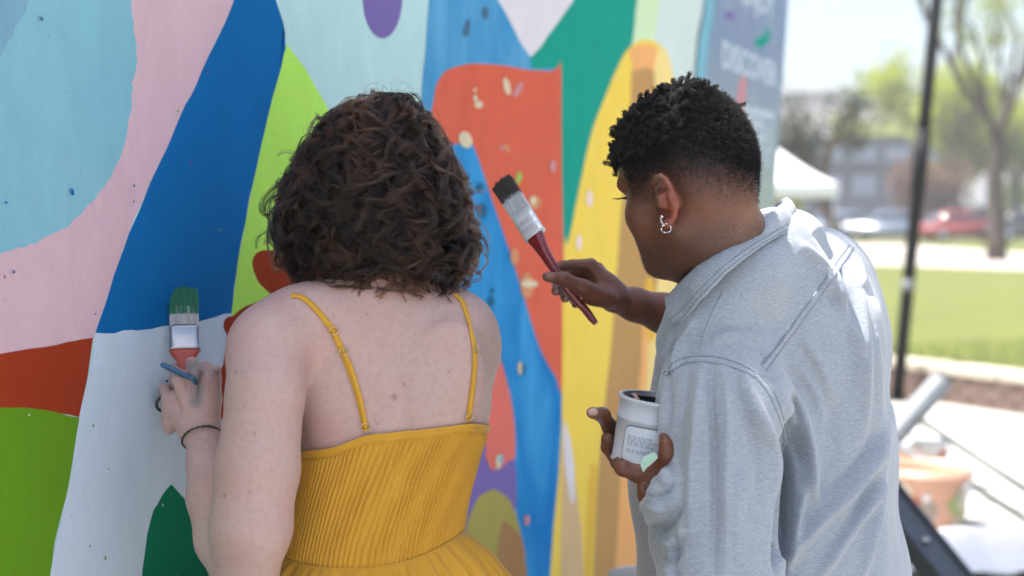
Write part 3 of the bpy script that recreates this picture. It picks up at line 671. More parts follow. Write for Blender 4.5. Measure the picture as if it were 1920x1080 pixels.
# ------------------------------------------------------------------ implicit surfaces for bodies and cloth
class Sdf:
    def __init__(s): s.pr = []
    def add(s, fn, c, rad, op='u', k=0.01): s.pr.append((fn, np.asarray(c, float), rad, op, k))
    def cone(s, a, b, ra, rb, k=0.012, op='u', flat=None):
        a = np.asarray(a, float); b = np.asarray(b, float); ba = b - a; L2 = max(ba @ ba, 1e-12)
        if flat is not None: fn_, fs = np.asarray(flat[0], float), flat[1]; fn_ = fn_ / np.linalg.norm(fn_)
        def f(p):
            pa = p - a; h = np.clip(pa @ ba / L2, 0, 1); q = pa - h[:, None] * ba
            if flat is not None:
                c = q @ fn_; q = q + ((1 / fs - 1) * c)[:, None] * fn_
                l = np.linalg.norm(q, axis=1); return (l - (ra + (rb - ra) * h)) * (fs + (1 - fs) * 0.5)
            return np.sqrt((q * q).sum(1)) - (ra + (rb - ra) * h)
        s.add(f, (a + b) / 2, np.sqrt(L2) / 2 + max(ra, rb), op, k)
    def chain(s, pts, rads, k=0.006, op='u', flat=None):
        for i in range(len(pts) - 1): s.cone(pts[i], pts[i + 1], rads[i], rads[i + 1], k, op, flat)
    def ell(s, c, r, M=None, k=0.015, op='u'):
        c = np.asarray(c, float); r = np.asarray(r, float)
        def f(p):
            q = p - c
            if M is not None: q = q @ M
            k0 = np.sqrt(((q / r) ** 2).sum(1)); k1 = np.sqrt(((q / (r * r)) ** 2).sum(1))
            return k0 * (k0 - 1) / np.maximum(k1, 1e-9)
        s.add(f, c, max(r), op, k)
    def fn(s, f, c, rad, op='u', k=0.01): s.add(f, c, rad, op, k)
    def __call__(s, p, margin=0.03):
        d = np.full(len(p), 0.25)
        for f, c, rad, op, k in s.pr:
            kk = 0.05 if callable(k) else k
            m = ((p - c) ** 2).sum(1) < (rad + kk + margin) ** 2
            if not m.any(): continue
            q = p[m]; v = f(q); o = d[m]; K = k(q) if callable(k) else k
            if op == 'u':
                h = np.maximum(K - np.abs(o - v), 0) / np.maximum(K, 1e-6); d[m] = np.minimum(o, v) - h * h * K * 0.25
            elif op == 's':
                v = -v; h = np.maximum(K - np.abs(o - v), 0) / np.maximum(K, 1e-6); d[m] = np.maximum(o, v) + h * h * K * 0.25
            elif op == 'i':
                h = np.maximum(K - np.abs(o - v), 0) / np.maximum(K, 1e-6); d[m] = np.maximum(o, v) + h * h * K * 0.25
            elif op == 'd': d[m] = o + v
        return d
    def trace(s, px, py, d0=1.3, d1=3.2, iso=0.0):
        """first surface point along the picture ray"""
        v = RT * ((px - 960.0) / FPX) + UP * ((540.0 - py) / FPX) + FW
        t = np.linspace(d0, d1, 400); pts = CAM + t[:, None] * v; val = s(pts, 0.3) - iso
        i = np.argmax(val < 0)
        if val[i] >= 0: return None
        a, b = t[max(i - 1, 0)], t[i]
        for _ in range(18):
            m = (a + b) / 2
            if s(np.array([CAM + m * v]), 0.3)[0] - iso < 0: b = m
            else: a = m
        return CAM + b * v

def surface(sdf, lo, hi, h, smooth=2):
    lo = np.asarray(lo, float); hi = np.asarray(hi, float); B = 4
    nb = np.ceil((hi - lo) / (h * B)).astype(int); n = nb * B
    cc = [lo[i] + (np.arange(nb[i]) + 0.5) * h * B - h * 0.5 for i in range(3)]
    G = np.stack(np.meshgrid(*cc, indexing='ij'), -1).reshape(-1, 3)
    Vc = sdf(G, h * B * 2.5)
    act = np.abs(Vc) < h * B * 1.6
    Vf = np.repeat(np.repeat(np.repeat(Vc.reshape(nb), B, 0), B, 1), B, 2).astype(np.float32)
    A = np.repeat(np.repeat(np.repeat(act.reshape(nb), B, 0), B, 1), B, 2)
    idx = np.argwhere(A); vals = np.empty(len(idx), np.float32)
    for i in range(0, len(idx), 400000):
        j = idx[i:i + 400000]; vals[i:i + 400000] = sdf(lo + j * h)
    Vf[A] = vals
    Vf[0] = Vf[-1] = 1; Vf[:, 0] = Vf[:, -1] = 1; Vf[:, :, 0] = Vf[:, :, -1] = 1
    ins = Vf < 0
    cnt = np.zeros(tuple(np.array(ins.shape) - 1), np.uint8)
    off = [(i, j, k) for i in (0, 1) for j in (0, 1) for k in (0, 1)]
    sx, sy, sz = cnt.shape
    for o in off: cnt += ins[o[0]:o[0] + sx, o[1]:o[1] + sy, o[2]:o[2] + sz]
    cells = np.argwhere((cnt > 0) & (cnt < 8))
    cid = np.full(cnt.shape, -1, np.int32); cid[tuple(cells.T)] = np.arange(len(cells))
    cv = np.stack([Vf[cells[:, 0] + o[0], cells[:, 1] + o[1], cells[:, 2] + o[2]] for o in off], 1)
    acc = np.zeros((len(cells), 3)); w = np.zeros(len(cells))
    for a in range(8):
        for b in range(a + 1, 8):
            if sum(x != y for x, y in zip(off[a], off[b])) != 1: continue
            va, vb = cv[:, a], cv[:, b]; m = (va < 0) != (vb < 0)
            t = va[m] / (va[m] - vb[m]); oa = np.array(off[a], float); ob = np.array(off[b], float)
            acc[m] += oa + t[:, None] * (ob - oa); w[m] += 1
    verts = lo + (cells + acc / w[:, None]) * h
    F = []
    for ax in range(3):
        sl0 = [slice(None)] * 3; sl1 = [slice(None)] * 3; sl0[ax] = slice(0, -1); sl1[ax] = slice(1, None)
        a_, b_ = ins[tuple(sl0)], ins[tuple(sl1)]
        e = np.argwhere(a_ != b_); u, v = (ax + 1) % 3, (ax + 2) % 3
        e = e[(e[:, u] > 0) & (e[:, v] > 0) & (e[:, u] < n[u] - 1) & (e[:, v] < n[v] - 1)]
        s = a_[tuple(e.T)]
        def c(du, dv):
            q_ = e.copy(); q_[:, u] += du; q_[:, v] += dv; return cid[tuple(q_.T)]
        Q = np.stack([c(-1, -1), c(0, -1), c(0, 0), c(-1, 0)], 1)
        Q[~s] = Q[~s][:, ::-1]; F.append(Q)
    F = np.concatenate(F); F = F[(F >= 0).all(1)]
    E = np.concatenate([F[:, [0, 1]], F[:, [1, 2]], F[:, [2, 3]], F[:, [3, 0]]])
    for it in range(smooth):
        acc = np.zeros_like(verts); w = np.zeros(len(verts))
        for a, b in ((0, 1), (1, 0)):
            for k in range(3): acc[:, k] += np.bincount(E[:, a], verts[E[:, b], k], len(verts))
            w += np.bincount(E[:, a], minlength=len(verts))
        verts = verts * 0.45 + 0.55 * acc / np.maximum(w, 1)[:, None]
    return verts, F
def vnormals(V, F):
    a = V[F[:, 2]] - V[F[:, 0]]; b = V[F[:, 3]] - V[F[:, 1]]; fnm = np.cross(a, b); out = np.zeros_like(V)
    for k in range(4):
        for c in range(3): out[:, c] += np.bincount(F[:, k], fnm[:, c], len(V))
    return out / np.maximum(np.linalg.norm(out, axis=1), 1e-12)[:, None]
def set_attr(o, name, vals):
    at = o.data.attributes.new(name, 'FLOAT', 'POINT'); at.data.foreach_set('value', np.asarray(vals, np.float32))
def polydist(u, v, pts):
    """distance (pixels) from picture points to a polyline and the parameter along it"""
    best = np.full(len(u), 1e9); par = np.zeros(len(u)); m = len(pts) - 1
    for i in range(m):
        ax, ay = pts[i]; bx, by = pts[i + 1]; dx, dy = bx - ax, by - ay
        t = np.clip(((u - ax) * dx + (v - ay) * dy) / (dx * dx + dy * dy + 1e-9), 0, 1)
        d = np.hypot(u - ax - t * dx, v - ay - t * dy); k = d < best
        best[k] = d[k]; par[k] = (i + t[k]) / m
    return best, par
def tree_of(verts, faces): return BVHTree.FromPolygons([tuple(v) for v in verts], [tuple(int(i) for i in f) for f in faces])
def drape(bvh, px, py, lift=0.0, d1=4.0):
    v = Vector(ray(px, py)); loc, nor, i, d = bvh.ray_cast(Vector(CAM) + v * 0.8, v, d1)
    if loc is None: return None, None
    if nor.dot(v) > 0: nor = -nor
    return loc + nor * lift, nor
def ribbon_on(name, bvh, pts, half_w, lift, mat, parent, thick=0.001, n=8, taper=None, smooth_n=3):
    """band of cloth laid along a traced line on a surface, with real thickness"""
    c = catmull(np.array(pts, float), n); P3 = []; NR = []
    for x, y in c:
        p, nr = drape(bvh, x, y, lift)
        if p is None: continue
        P3.append(np.array(p)); NR.append(np.array(nr))
    P3 = np.array(P3); NR = np.array(NR)
    for _ in range(smooth_n):
        P3[1:-1] = (P3[:-2] + 2 * P3[1:-1] + P3[2:]) / 4; NR[1:-1] = (NR[:-2] + 2 * NR[1:-1] + NR[2:]) / 4
    V = []; F = []; m = len(P3)
    for i in range(m):
        t = P3[min(i + 1, m - 1)] - P3[max(i - 1, 0)]; t /= np.linalg.norm(t); nr = NR[i] / np.linalg.norm(NR[i]); s = np.cross(t, nr); s /= np.linalg.norm(s)
        w_ = half_w if taper is None else half_w * taper(i / (m - 1))
        for a, b in ((-1, 0), (-.9, 1), (0, 1.25), (.9, 1), (1, 0)): V.append(P3[i] + s * w_ * a + nr * thick * b)
        V.append(P3[i] - nr * thick * 0.8)
    for i in range(m - 1):
        for k in range(6): F.append((i * 6 + k, i * 6 + (k + 1) % 6, (i + 1) * 6 + (k + 1) % 6, (i + 1) * 6 + k))
    F.append(tuple(range(6))); F.append(tuple((m - 1) * 6 + k for k in range(5, -1, -1)))
    o = mesh_obj(name, V, F, mat, parent)
    return o, P3, NR

# ------------------------------------------------------------------ skin, hair, cloth materials
def skin(name, base, deep, ruddy, sss=0.12, rough=0.5, spots=True, marks=('tone',), extra=None, spec=0.4):
    m, t, b = mat_nodes(name)
    co = t.nodes.new('ShaderNodeTexCoord')
    n1 = N(t, 'ShaderNodeTexNoise', Scale=14.0, Detail=5.0, Roughness=0.6); t.links.new(co.outputs['Object'], n1.inputs['Vector'])
    n2 = N(t, 'ShaderNodeTexNoise', Scale=120.0, Detail=3.0, Roughness=0.6); t.links.new(co.outputs['Object'], n2.inputs['Vector'])
    def mix(f, a, b_):
        mx = t.nodes.new('ShaderNodeMix'); mx.data_type = 'RGBA'
        if isinstance(f, float): mx.inputs[0].default_value = f
        else: t.links.new(f, mx.inputs[0])
        for i, v in ((6, a), (7, b_)):
            if isinstance(v, tuple): mx.inputs[i].default_value = (*v, 1)
            else: t.links.new(v, mx.inputs[i])
        return mx.outputs[2]
    rp = t.nodes.new('ShaderNodeValToRGB'); rp.color_ramp.elements[0].position = .35; rp.color_ramp.elements[1].position = .65
    t.links.new(n1.outputs['Fac'], rp.inputs[0])
    out = mix(rp.outputs['Color'], base, ruddy)
    r3 = t.nodes.new('ShaderNodeValToRGB'); r3.color_ramp.elements[0].position = .42; r3.color_ramp.elements[1].position = .72; r3.color_ramp.elements[1].color = (.25, .25, .25, 1)
    t.links.new(n2.outputs['Fac'], r3.inputs[0]); out = mix(r3.outputs['Color'], out, deep)
    if spots:
        vo = N(t, 'ShaderNodeTexVoronoi', Scale=42.0); t.links.new(co.outputs['Object'], vo.inputs['Vector'])
        r2 = t.nodes.new('ShaderNodeValToRGB'); r2.color_ramp.elements[0].position = .045; r2.color_ramp.elements[0].color = (.28, .28, .28, 1); r2.color_ramp.elements[1].position = .08; r2.color_ramp.elements[1].color = (0, 0, 0, 1)
        t.links.new(vo.outputs['Distance'], r2.inputs[0]); out = mix(r2.outputs['Color'], out, deep)
    for nm, colr in (extra or []):
        at = t.nodes.new('ShaderNodeAttribute'); at.attribute_name = nm
        out = mix(at.outputs['Fac'], out, colr)
    t.links.new(out, b.inputs['Base Color'])
    b.inputs['Roughness'].default_value = rough; b.inputs['Specular IOR Level'].default_value = spec
    b.inputs['Subsurface Weight'].default_value = sss; b.inputs['Subsurface Radius'].default_value = (1.0, 0.35, 0.2); b.inputs['Subsurface Scale'].default_value = 0.008
    bp = N(t, 'ShaderNodeBump', Strength=0.32, Distance=0.0014); n4 = N(t, 'ShaderNodeTexNoise', Scale=420.0, Detail=3.0); t.links.new(co.outputs['Object'], n4.inputs['Vector']); t.links.new(n4.outputs['Fac'], bp.inputs['Height']); t.links.new(bp.outputs[0], b.inputs['Normal'])
    return m
def hair_mat(name, c1, c2, rough=0.42, spec=0.5, tone=False):
    m, t, b = mat_nodes(name)
    hi = t.nodes.new('ShaderNodeHairInfo'); mx = t.nodes.new('ShaderNodeMix'); mx.data_type = 'RGBA'; mx.inputs[6].default_value = (*c1, 1); mx.inputs[7].default_value = (*c2, 1)
    
    if tone: hi = t.nodes.new('ShaderNodeAttribute'); hi.attribute_name = 'tone'
    t.links.new(hi.outputs['Fac'] if tone else hi.outputs['Random'], mx.inputs[0]); t.links.new(mx.outputs[2], b.inputs['Base Color']); b.inputs['Roughness'].default_value = rough; b.inputs['Specular IOR Level'].default_value = spec
    if tone:
        hb = t.nodes.new('ShaderNodeBsdfHairPrincipled'); hb.parametrization = 'COLOR'; t.links.new(mx.outputs[2], hb.inputs['Color'])
        hb.inputs['Roughness'].default_value = rough; hb.inputs['Radial Roughness'].default_value = .45; hb.inputs['Random Roughness'].default_value = .2; hb.inputs['IOR'].default_value = 1.40
        t.links.new(hb.outputs[0], t.nodes['Material Output'].inputs[0]); t.nodes.remove(b)
    return m
def strands(name, lines, radii, mat, parent, kind='stuff', tones=None):
    """lines: list of (k,3) arrays; radii: list of (k,) arrays"""
    hc = bpy.data.hair_curves.new(name); hc.add_curves([len(l) for l in lines])
    pos = np.concatenate(lines).astype(np.float32); hc.attributes['position'].data.foreach_set('vector', pos.ravel())
    ra = hc.attributes.get('radius') or hc.attributes.new('radius', 'FLOAT', 'POINT')
    ra.data.foreach_set('value', np.concatenate(radii).astype(np.float32))
    if tones is not None: hc.attributes.new('tone', 'FLOAT', 'CURVE').data.foreach_set('value', np.asarray(tones, np.float32))
    hc.materials.append(mat); o = bpy.data.objects.new(name, hc); COL.objects.link(o); attach(o, parent); tag(o, kind=kind)
    return o
# ------------------------------------------------------------------ the woman in the yellow dress
WPX = FPX / 2.05
def loft(table, ztop=None, kz=0.05):
    """elliptic cross-sections [(py, x_left, x_right, depth, half_depth)] stacked along z"""
    z = []; cx = []; cyy = []; a = []; b = []
    for py, xl, xr, d, hd in table:
        L, Rr = P(xl, py, d), P(xr, py, d); z.append(L[2]); cx.append((L[0] + Rr[0]) / 2); cyy.append(L[1]); a.append((Rr[0] - L[0]) / 2); b.append(hd)
    z, cx, cyy, a, b = [np.array(v)[::-1] for v in (z, cx, cyy, a, b)]
    zz = np.linspace(z[0], z[-1], 200)
    def sm(v):
        y = np.interp(zz, z, v); k = np.ones(13) / 13; y2 = np.convolve(np.pad(y, 6, mode='edge'), k, 'valid'); return y2
    cx, cyy, a, b = map(sm, (cx, cyy, a, b)); z = zz
    def f(p):
        q = np.clip(p[:, 2], z[0], z[-1])
        X = (p[:, 0] - np.interp(q, z, cx)) / np.interp(q, z, a); Y = (p[:, 1] - np.interp(q, z, cyy)) / np.interp(q, z, b)
        mn = np.minimum(np.interp(q, z, a), np.interp(q, z, b)); k0 = (np.abs(X) ** 2.35 + np.abs(Y) ** 2.35) ** (1 / 2.35)
        d = (k0 - 1) * mn * (0.6 + 0.4 * np.clip(np.abs(X), 0, 1))
        out = np.maximum(p[:, 2] - z[-1], z[0] - p[:, 2])
        h = np.maximum(kz - np.abs(d - out), 0) / kz
        return np.maximum(d, out) + h * h * kz * 0.25
    c = np.array([cx.mean(), cyy.mean(), (z[0] + z[-1]) / 2]); rad = (z[-1] - z[0]) / 2 + max(a.max(), b.max())
    return f, c, rad, (z, cx, cyy, a, b)

TORSO_W = [(575, 545, 880, 2.06, .060), (620, 520, 905, 2.06, .082), (700, 528, 924, 2.06, .098), (780, 545, 921, 2.06, .104), (850, 548, 894, 2.06, .104), (930, 536, 874, 2.06, .102),
           (1000, 528, 862, 2.06, .102), (1060, 520, 880, 2.06, .112), (1150, 490, 915, 2.06, .128), (1250, 470, 930, 2.06, .132), (1340, 480, 920, 2.06, .12)]
tf, tc, trad, TW = loft(TORSO_W)
W = Sdf()
W.fn(tf, tc, trad, 'u', 0.01)
# neck and trapezius
W.cone(P(700, 430, 2.07), P(700, 545, 2.055), .052, .056, .03)
W.cone(P(705, 548, 2.05), P(525, 618, 1.995), .046, .043, .04)
W.cone(P(705, 545, 2.05), P(868, 606, 2.09), .046, .036, .04)
W.cone(P(560, 600, 2.0), P(850, 600, 2.05), .04, .04, .04)
# shoulder blades and the furrow of the spine
W.ell(P(625, 700, 1.985), (.05, .018, .075), None, .03)
W.ell(P(848, 700, 1.99), (.042, .018, .07), None, .03)
W.cone(P(742, 610, 1.948), P(764, 900, 1.948), .006, .009, .022, 's')
# left arm
kArm = lambda q: np.interp(q[:, 2], [P(0, 800, 1.95)[2], P(0, 735, 1.95)[2], P(0, 650, 1.95)[2]], [.004, .012, .035])
AL = [(508, 652, 1.960), (497, 750, 1.925), (482, 880, 1.900), (470, 990, 1.885), (463, 1080, 1.890)]
AR = [.0535, .0520, .0555, .0535, .041]
for i in range(4): W.cone(P(*AL[i]), P(*AL[i + 1]), AR[i], AR[i + 1], kArm if i < 2 else .012)
W.ell(P(494, 660, 1.962), (.050, .05, .058), None, .02)
FL = [(462, 1082, 1.895), (424, 1010, 1.93), (402, 930, 1.965), (390, 870, 1.995), (380, 822, 2.022)]
FR = [.041, .0415, .0375, .029, .0225]
for i in range(4): W.cone(P(*FL[i]), P(*FL[i + 1]), FR[i], FR[i + 1], .010)
# left hand, back of the hand towards us
wr = P(380, 822, 2.022); MC = {'i': (391, 712, 2.040), 'm': (366, 700, 2.030), 'r': (338, 712, 2.033), 'p': (317, 748, 2.045)}
for k, r_ in (('i', .0125), ('m', .013), ('r', .0125), ('p', .0115)):
    x, y, d = MC[k]; W.cone(P(380 + (x - 366) * .45, 812, 2.022), P(x, y, d), .016, r_, .012)
W.ell(P(358, 765, 2.035), (.032, .013, .034), None, .012)
W.ell(P(318, 785, 2.045), (.012, .013, .024), None, .012)
for (x0_, y0_, d0_), (x1_, y1_, d1_) in (((379, 700, 2.026), (373, 752, 2.012)), ((352, 700, 2.024), (356, 752, 2.012)), ((326, 726, 2.032), (338, 768, 2.018))): W.cone(P(x0_, y0_, d0_), P(x1_, y1_, d1_), .0045, .002, .006, 's')
FN = {'i': [(391, 712, 2.040), (386, 690, 2.074), (378, 706, 2.098), (371, 722, 2.088)], 'm': [(366, 700, 2.030), (358, 680, 2.070), (352, 696, 2.094), (350, 714, 2.084)],
      'r': [(338, 712, 2.033), (329, 694, 2.072), (328, 710, 2.094), (332, 726, 2.084)], 'p': [(317, 748, 2.045), (308, 730, 2.078), (310, 744, 2.096), (316, 756, 2.088)]}
for k, p_ in FN.items():
    s_ = .85 if k == 'p' else 1; W.chain([P(*q_) for q_ in p_], [.0108 * s_, .0092 * s_, .0080 * s_, .0072 * s_], .005)
W.chain([P(392, 800, 2.035), P(400, 748, 2.062), P(402, 712, 2.070), P(405, 693, 2.066)], [.016, .0125, .0098, .0080], .006)
# right arm, reaching forward out of sight
W.ell(P(880, 652, 2.095), (.041, .05, .055), None, .03)
W.chain([P(876, 655, 2.10), P(866, 745, 2.32), P(775, 640, 2.50)], [.042, .038, .028], .02)
W.chain([P(775, 640, 2.50), P(755, 600, 2.58)], [.03, .026], .012)
for j in range(4): W.chain([P(748 + 7 * j, 602, 2.58), P(744 + 8 * j, 588, 2.62), P(742 + 8 * j, 600, 2.645)], [.009, .008, .007], .004)
W.chain([P(775, 618, 2.57), P(780, 598, 2.60)], [.010, .008], .005)
# head: face turned to the wall, away from us
hw = np.array(P(700, 345, 2.075))
def HW(x, y, z): return hw + np.array([x, y, z])
W.ell(HW(0, .005, .008), (.072, .090, .088), None, .02); W.ell(HW(0, .035, -.055), (.060, .058, .075), None, .03)
W.cone(HW(-.04, .0, -.085), HW(0, .072, -.115), .022, .022, .02); W.cone(HW(.04, .0, -.085), HW(0, .072, -.115), .022, .022, .02)
W.cone(HW(0, .092, -.01), HW(0, .112, -.045), .008, .013, .012)
W.cone(HW(-.02, .088, -.078), HW(.02, .088, -.078), .008, .008, .008)
for sx in (-1, 1):
    W.cone(HW(.03 * sx - .012, .088, .008), HW(.03 * sx + .012, .088, .008), .010, .010, .012)
    W.ell(HW(.031 * sx, .090, -.014), (.014, .010, .008), None, .006, 's'); W.ell(HW(.031 * sx, .080, -.014), (.012, .012, .012), None, .003)
    W.ell(HW(.076 * sx, -.005, -.03), (.008, .018, .032), None, .008)
# legs and feet under the skirt
for xx in (600, 790):
    b0 = P(xx, 1300, 2.06); ft = np.array([b0[0], b0[1] + .02, 0.06]); kn_ = (b0 * .55 + ft * .45) + np.array([0, .03, 0])
    W.cone(b0, kn_, .085, .055, .03); W.cone(kn_, ft + np.array([0, 0, .03]), .055, .036, .02); W.cone(ft - np.array([0, .04, .025]), ft + np.array([0, .15, -.035]), .035, .024, .02)

woman = empty('person', (P(700, 1080, 2.06)[0], P(700, 1080, 2.06)[1], 0), 'person with dark curly bob in a mustard yellow strappy dress, painting the mural', 'person')
VW, FWc = surface(W, (-.62, 1.70, 0.0), (.12, 2.72, 1.62), .003, 2)
u, v, dd = proj(VW)
skinW = skin('fair_skin', tuple(alb('BEA298')), tuple(alb('9E776B')), tuple(alb('BE9A91')), .10, .52, True, extra=[('paint', tuple(alb('7C7470'))), ('mole', tuple(alb('7E5A4E'))), ('flush', tuple(alb('B07F76')))])
body_w = mesh_obj('body', VW, FWc, skinW, woman)
pd, _ = polydist(u, v, [(362, 690), (378, 705), (372, 735), (368, 752)])
front = dd < 2.075
set_attr(body_w, 'paint', np.clip(1.25 - pd / 15, 0, 1) * .9 * front + .75 * np.clip(1.3 - np.hypot(u - 402, v - 700) / 9, 0, 1))
mole = np.zeros(len(u)); g = np.random.default_rng(2)
for (x, y, r_) in [(740, 745, 5.0), (757, 721, 3.0), (708, 794, 2.5), (442, 698, 2.6), (841, 698, 2.2), (477, 812, 2.6), (469, 923, 2.6), (459, 762, 2), (455, 560, 2), (688, 590, 2.2), (760, 592, 2), (702, 785, 1.6), (421, 930, 2.6), (530, 752, 1.6), (624, 590, 1.6)] + [(g.uniform(430, 560), g.uniform(620, 1060), 1.3) for _ in range(12)] + [(g.uniform(580, 900), g.uniform(570, 820), 1.3) for _ in range(14)]:
    mole = np.maximum(mole, np.clip(1.5 - np.hypot((u - x) / 1.0, (v - y) / 1.25) / r_, 0, 1) * (dd < 2.05) * (.55 if r_ > 2 else .35))
set_attr(body_w, 'mole', mole)
fl = .45 * np.clip(1 - np.hypot(u - 390, v - 715) / 26, 0, 1) + .4 * np.clip(1 - np.hypot(u - 345, v - 720) / 24, 0, 1) + .35 * np.clip(1 - np.hypot(u - 455, v - 1060) / 60, 0, 1)
set_attr(body_w, 'flush', np.clip(fl, 0, 1))
bvh_w = tree_of(VW, FWc)

# bodice: a ribbed sheath wrapped on the torso
dress_c = np.array(lin('C8943A'))
def dress_mat(name, k=1.0):
    m = simple(name, tuple(np.array(alb('CA9524')) * k), 0.75, noise=0.07, scale=25, bump=0.35, bscale=700, **{'Sheen Weight': 0.25, 'Sheen Roughness': 0.4})
    return m
mustard = dress_mat('mustard_cotton'); mustard2 = dress_mat('mustard_binding', 1.04)
zt, ctx, cty, ta, tb = TW
def torso_ring(th, z, off):
    ax = np.interp(z, zt, ta) + off; by = np.interp(z, zt, tb) + off; e = 2 / 2.35
    c, s = np.cos(th), np.sin(th)
    return np.stack([np.interp(z, zt, ctx) + ax * np.sign(c) * np.abs(c) ** e, np.interp(z, zt, cty) + by * np.sign(s) * np.abs(s) ** e, z], -1)
TOPL = catmull(np.array([(520, 855), (570, 848), (615, 844), (650, 833), (690, 818), (760, 812), (830, 803), (874, 796), (905, 799), (925, 800)]), 6)
BOTL = catmull(np.array([(500, 1035), (545, 1050), (590, 1060), (650, 1065), (720, 1060), (780, 1045), (830, 1022), (862, 1000), (880, 990)]), 6)
NB, NH = 1440, 90
TH = np.linspace(0, 2 * np.pi, NB, endpoint=False)
def zline(line, th):
    """height of a traced hem line at each angle round the torso"""
    out = np.empty(len(th))
    for i, a in enumerate(th):
        z = P(0, 900, 2.0)[2]
        for _ in range(4):
            p = torso_ring(np.array(a), np.array(z), .004); x, _, d = proj(p)
            y = np.interp(x, line[:, 0], line[:, 1]); z = P(x, y, d)[2]
        out[i] = z
    return out
ztop_, zbot_ = zline(TOPL, TH), zline(BOTL, TH)
for arr in (ztop_, zbot_):
    k = np.ones(31) / 31; arr[:] = np.convolve(np.concatenate([arr[-15:], arr, arr[:15]]), k, 'valid')
def project_out(pts, iso):
    """move points outwards from the torso axis until they clear the body by iso"""
    ax = np.stack([np.interp(pts[..., 2], zt, ctx), np.interp(pts[..., 2], zt, cty)], -1)
    dr = pts[..., :2] - ax; dr /= np.linalg.norm(dr, axis=-1)[..., None]
    q_ = pts.copy().reshape(-1, 3); dr = dr.reshape(-1, 2)
    for _ in range(8):
        dv = WT(q_, .1) - iso; q_[:, :2] -= dr * np.clip(dv, -.02, .02)[:, None] * .9
    return q_.reshape(pts.shape)
WT = Sdf(); WT.pr = [W.pr[0]] + [W.pr[i] for i in (5, 6, 7)]
rows = []
NR_ = 136; RIBJ = noise1(NB, 9, 77)
for j in range(NH + 1):
    t = j / NH; z = ztop_ + (zbot_ - ztop_) * t
    base = torso_ring(TH, z, .004); rows.append(base)
grid = np.array(rows); grid = project_out(grid, .0035)
nrm = np.stack([np.cos(TH), np.sin(TH), np.zeros(NB)], -1)
for j in range(NH + 1):
    t = j / NH
    ph = 2 * (TH * NR_ / 2 + 12.0 * t + 1.0 * np.sin(TH * 3 + 2) + .25 * np.sin(TH * 17 + 4 * t) + .16 * RIBJ + .12 * np.sin(t * 33 + 5 * np.sin(TH * 23)))
    amp = .00135 * np.clip((t - .055) / .03, 0, 1) * (1 + .35 * np.sin(TH * 17 + t * 9)) * (.75 + .5 * np.abs(np.sin(t * 46 + 9 * np.sin(TH * 31))))
    band = .0014 * (t < .052)
    crease = -.0022 * np.exp(-((t - .065) / .012) ** 2) - .002 * np.exp(-((t - 1.0) / .02) ** 2)
    grid[j] += nrm * (amp * (np.abs(np.sin(ph / 2)) * 2 - 1.0) + band + crease)[:, None]
    grid[j] += nrm * (.0012 * np.sin(TH * 9 + 4 * t) * np.sin(t * 3.1))[:, None]
idx = np.arange((NH + 1) * NB).reshape(NH + 1, NB)
Fb = np.stack([idx[:-1], np.roll(idx[:-1], -1, 1), np.roll(idx[1:], -1, 1), idx[1:]], -1).reshape(-1, 4)
dress = empty('dress', (0, 0, 0)); bpy.data.objects.remove(dress)
bod = mesh_obj('bodice', grid.reshape(-1, 3), Fb, mustard, woman)
# binding along the top edge
top = project_out(torso_ring(TH, ztop_, .004), .0035)[::3]
Vb, Ff = tube(list(top) + [top[0]], .0022, 8, cap=False); mesh_obj('top_binding', Vb, Ff, mustard2, bod)
# skirt gathered into the waist seam
NS = 60; rows = []
gg = np.random.default_rng(8); ple = np.zeros(NB)
for fq, am in ((38, 1.0), (27, .6), (61, .5), (13, .5)): ple += am * np.sin(TH * fq + gg.uniform(0, 6.28) + .8 * np.sin(TH * 5 + gg.uniform(0, 6)))
ple = np.tanh(ple * .9)
zhem = 0.40
for j in range(NS + 1):
    t = (j / NS) ** 1.6; z = zbot_ + (zhem - zbot_) * t; dz = zbot_ - z
    base = torso_ring(TH, np.maximum(z, zt[0]), .004)
    fl_ = .012 * np.clip(dz / .03, 0, 1) + .055 * np.clip(dz / .13, 0, 1.6) ** .8 + .10 * np.clip((dz - .13) / .4, 0, 1)
    amp = .0035 * np.clip(dz / .012, 0, 1) + .018 * np.clip(dz / .22, 0, 1)
    base[:, 2] = z; base += nrm * (fl_ + amp * ple)[:, None]; rows.append(base)
g2 = np.array(rows); idx = np.arange((NS + 1) * NB).reshape(NS + 1, NB)
Fs = np.stack([idx[:-1], np.roll(idx[:-1], -1, 1), np.roll(idx[1:], -1, 1), idx[1:]], -1).reshape(-1, 4)
mesh_obj('skirt', g2.reshape(-1, 3), Fs, mustard, woman)
# straps with their sliders and rings
gold_m = simple('gold_metal', (0.62, 0.45, 0.2), 0.25, metal=0.9, noise=0.03)
def ring_on(bvh, x, y, r_, rad, parent, mat, lift=.004, sq=1.0):
    p, nr = drape(bvh, x, y, lift)
    nr = Vector(nr); M = nr.to_track_quat('Z', 'Y').to_matrix()
    pts = [Vector(p) + M @ Vector((math.cos(a) * r_, math.sin(a) * r_ * sq, 0)) for a in np.linspace(0, 2 * math.pi, 21)]
    V, F = tube(pts, rad, 6, cap=False); return mesh_obj('ring', V, F, mat, parent)
stL = [(546, 556), (566, 558), (592, 580), (612, 604), (625, 622), (638, 650), (652, 684), (668, 730), (680, 776), (687, 808)]
stR = [(852, 553), (866, 566), (876, 596), (884, 630), (889, 655), (889, 690), (885, 730), (880, 765), (877, 790)]
s1_, _, _ = ribbon_on('strap', bvh_w, stL, .0044, .0012, mustard2, woman, .0016)
s2_, _, _ = ribbon_on('strap', bvh_w, [(644, 662), (658, 690), (672, 735), (682, 776), (686, 800)], .0034, .0032, mustard2, woman, .0016)
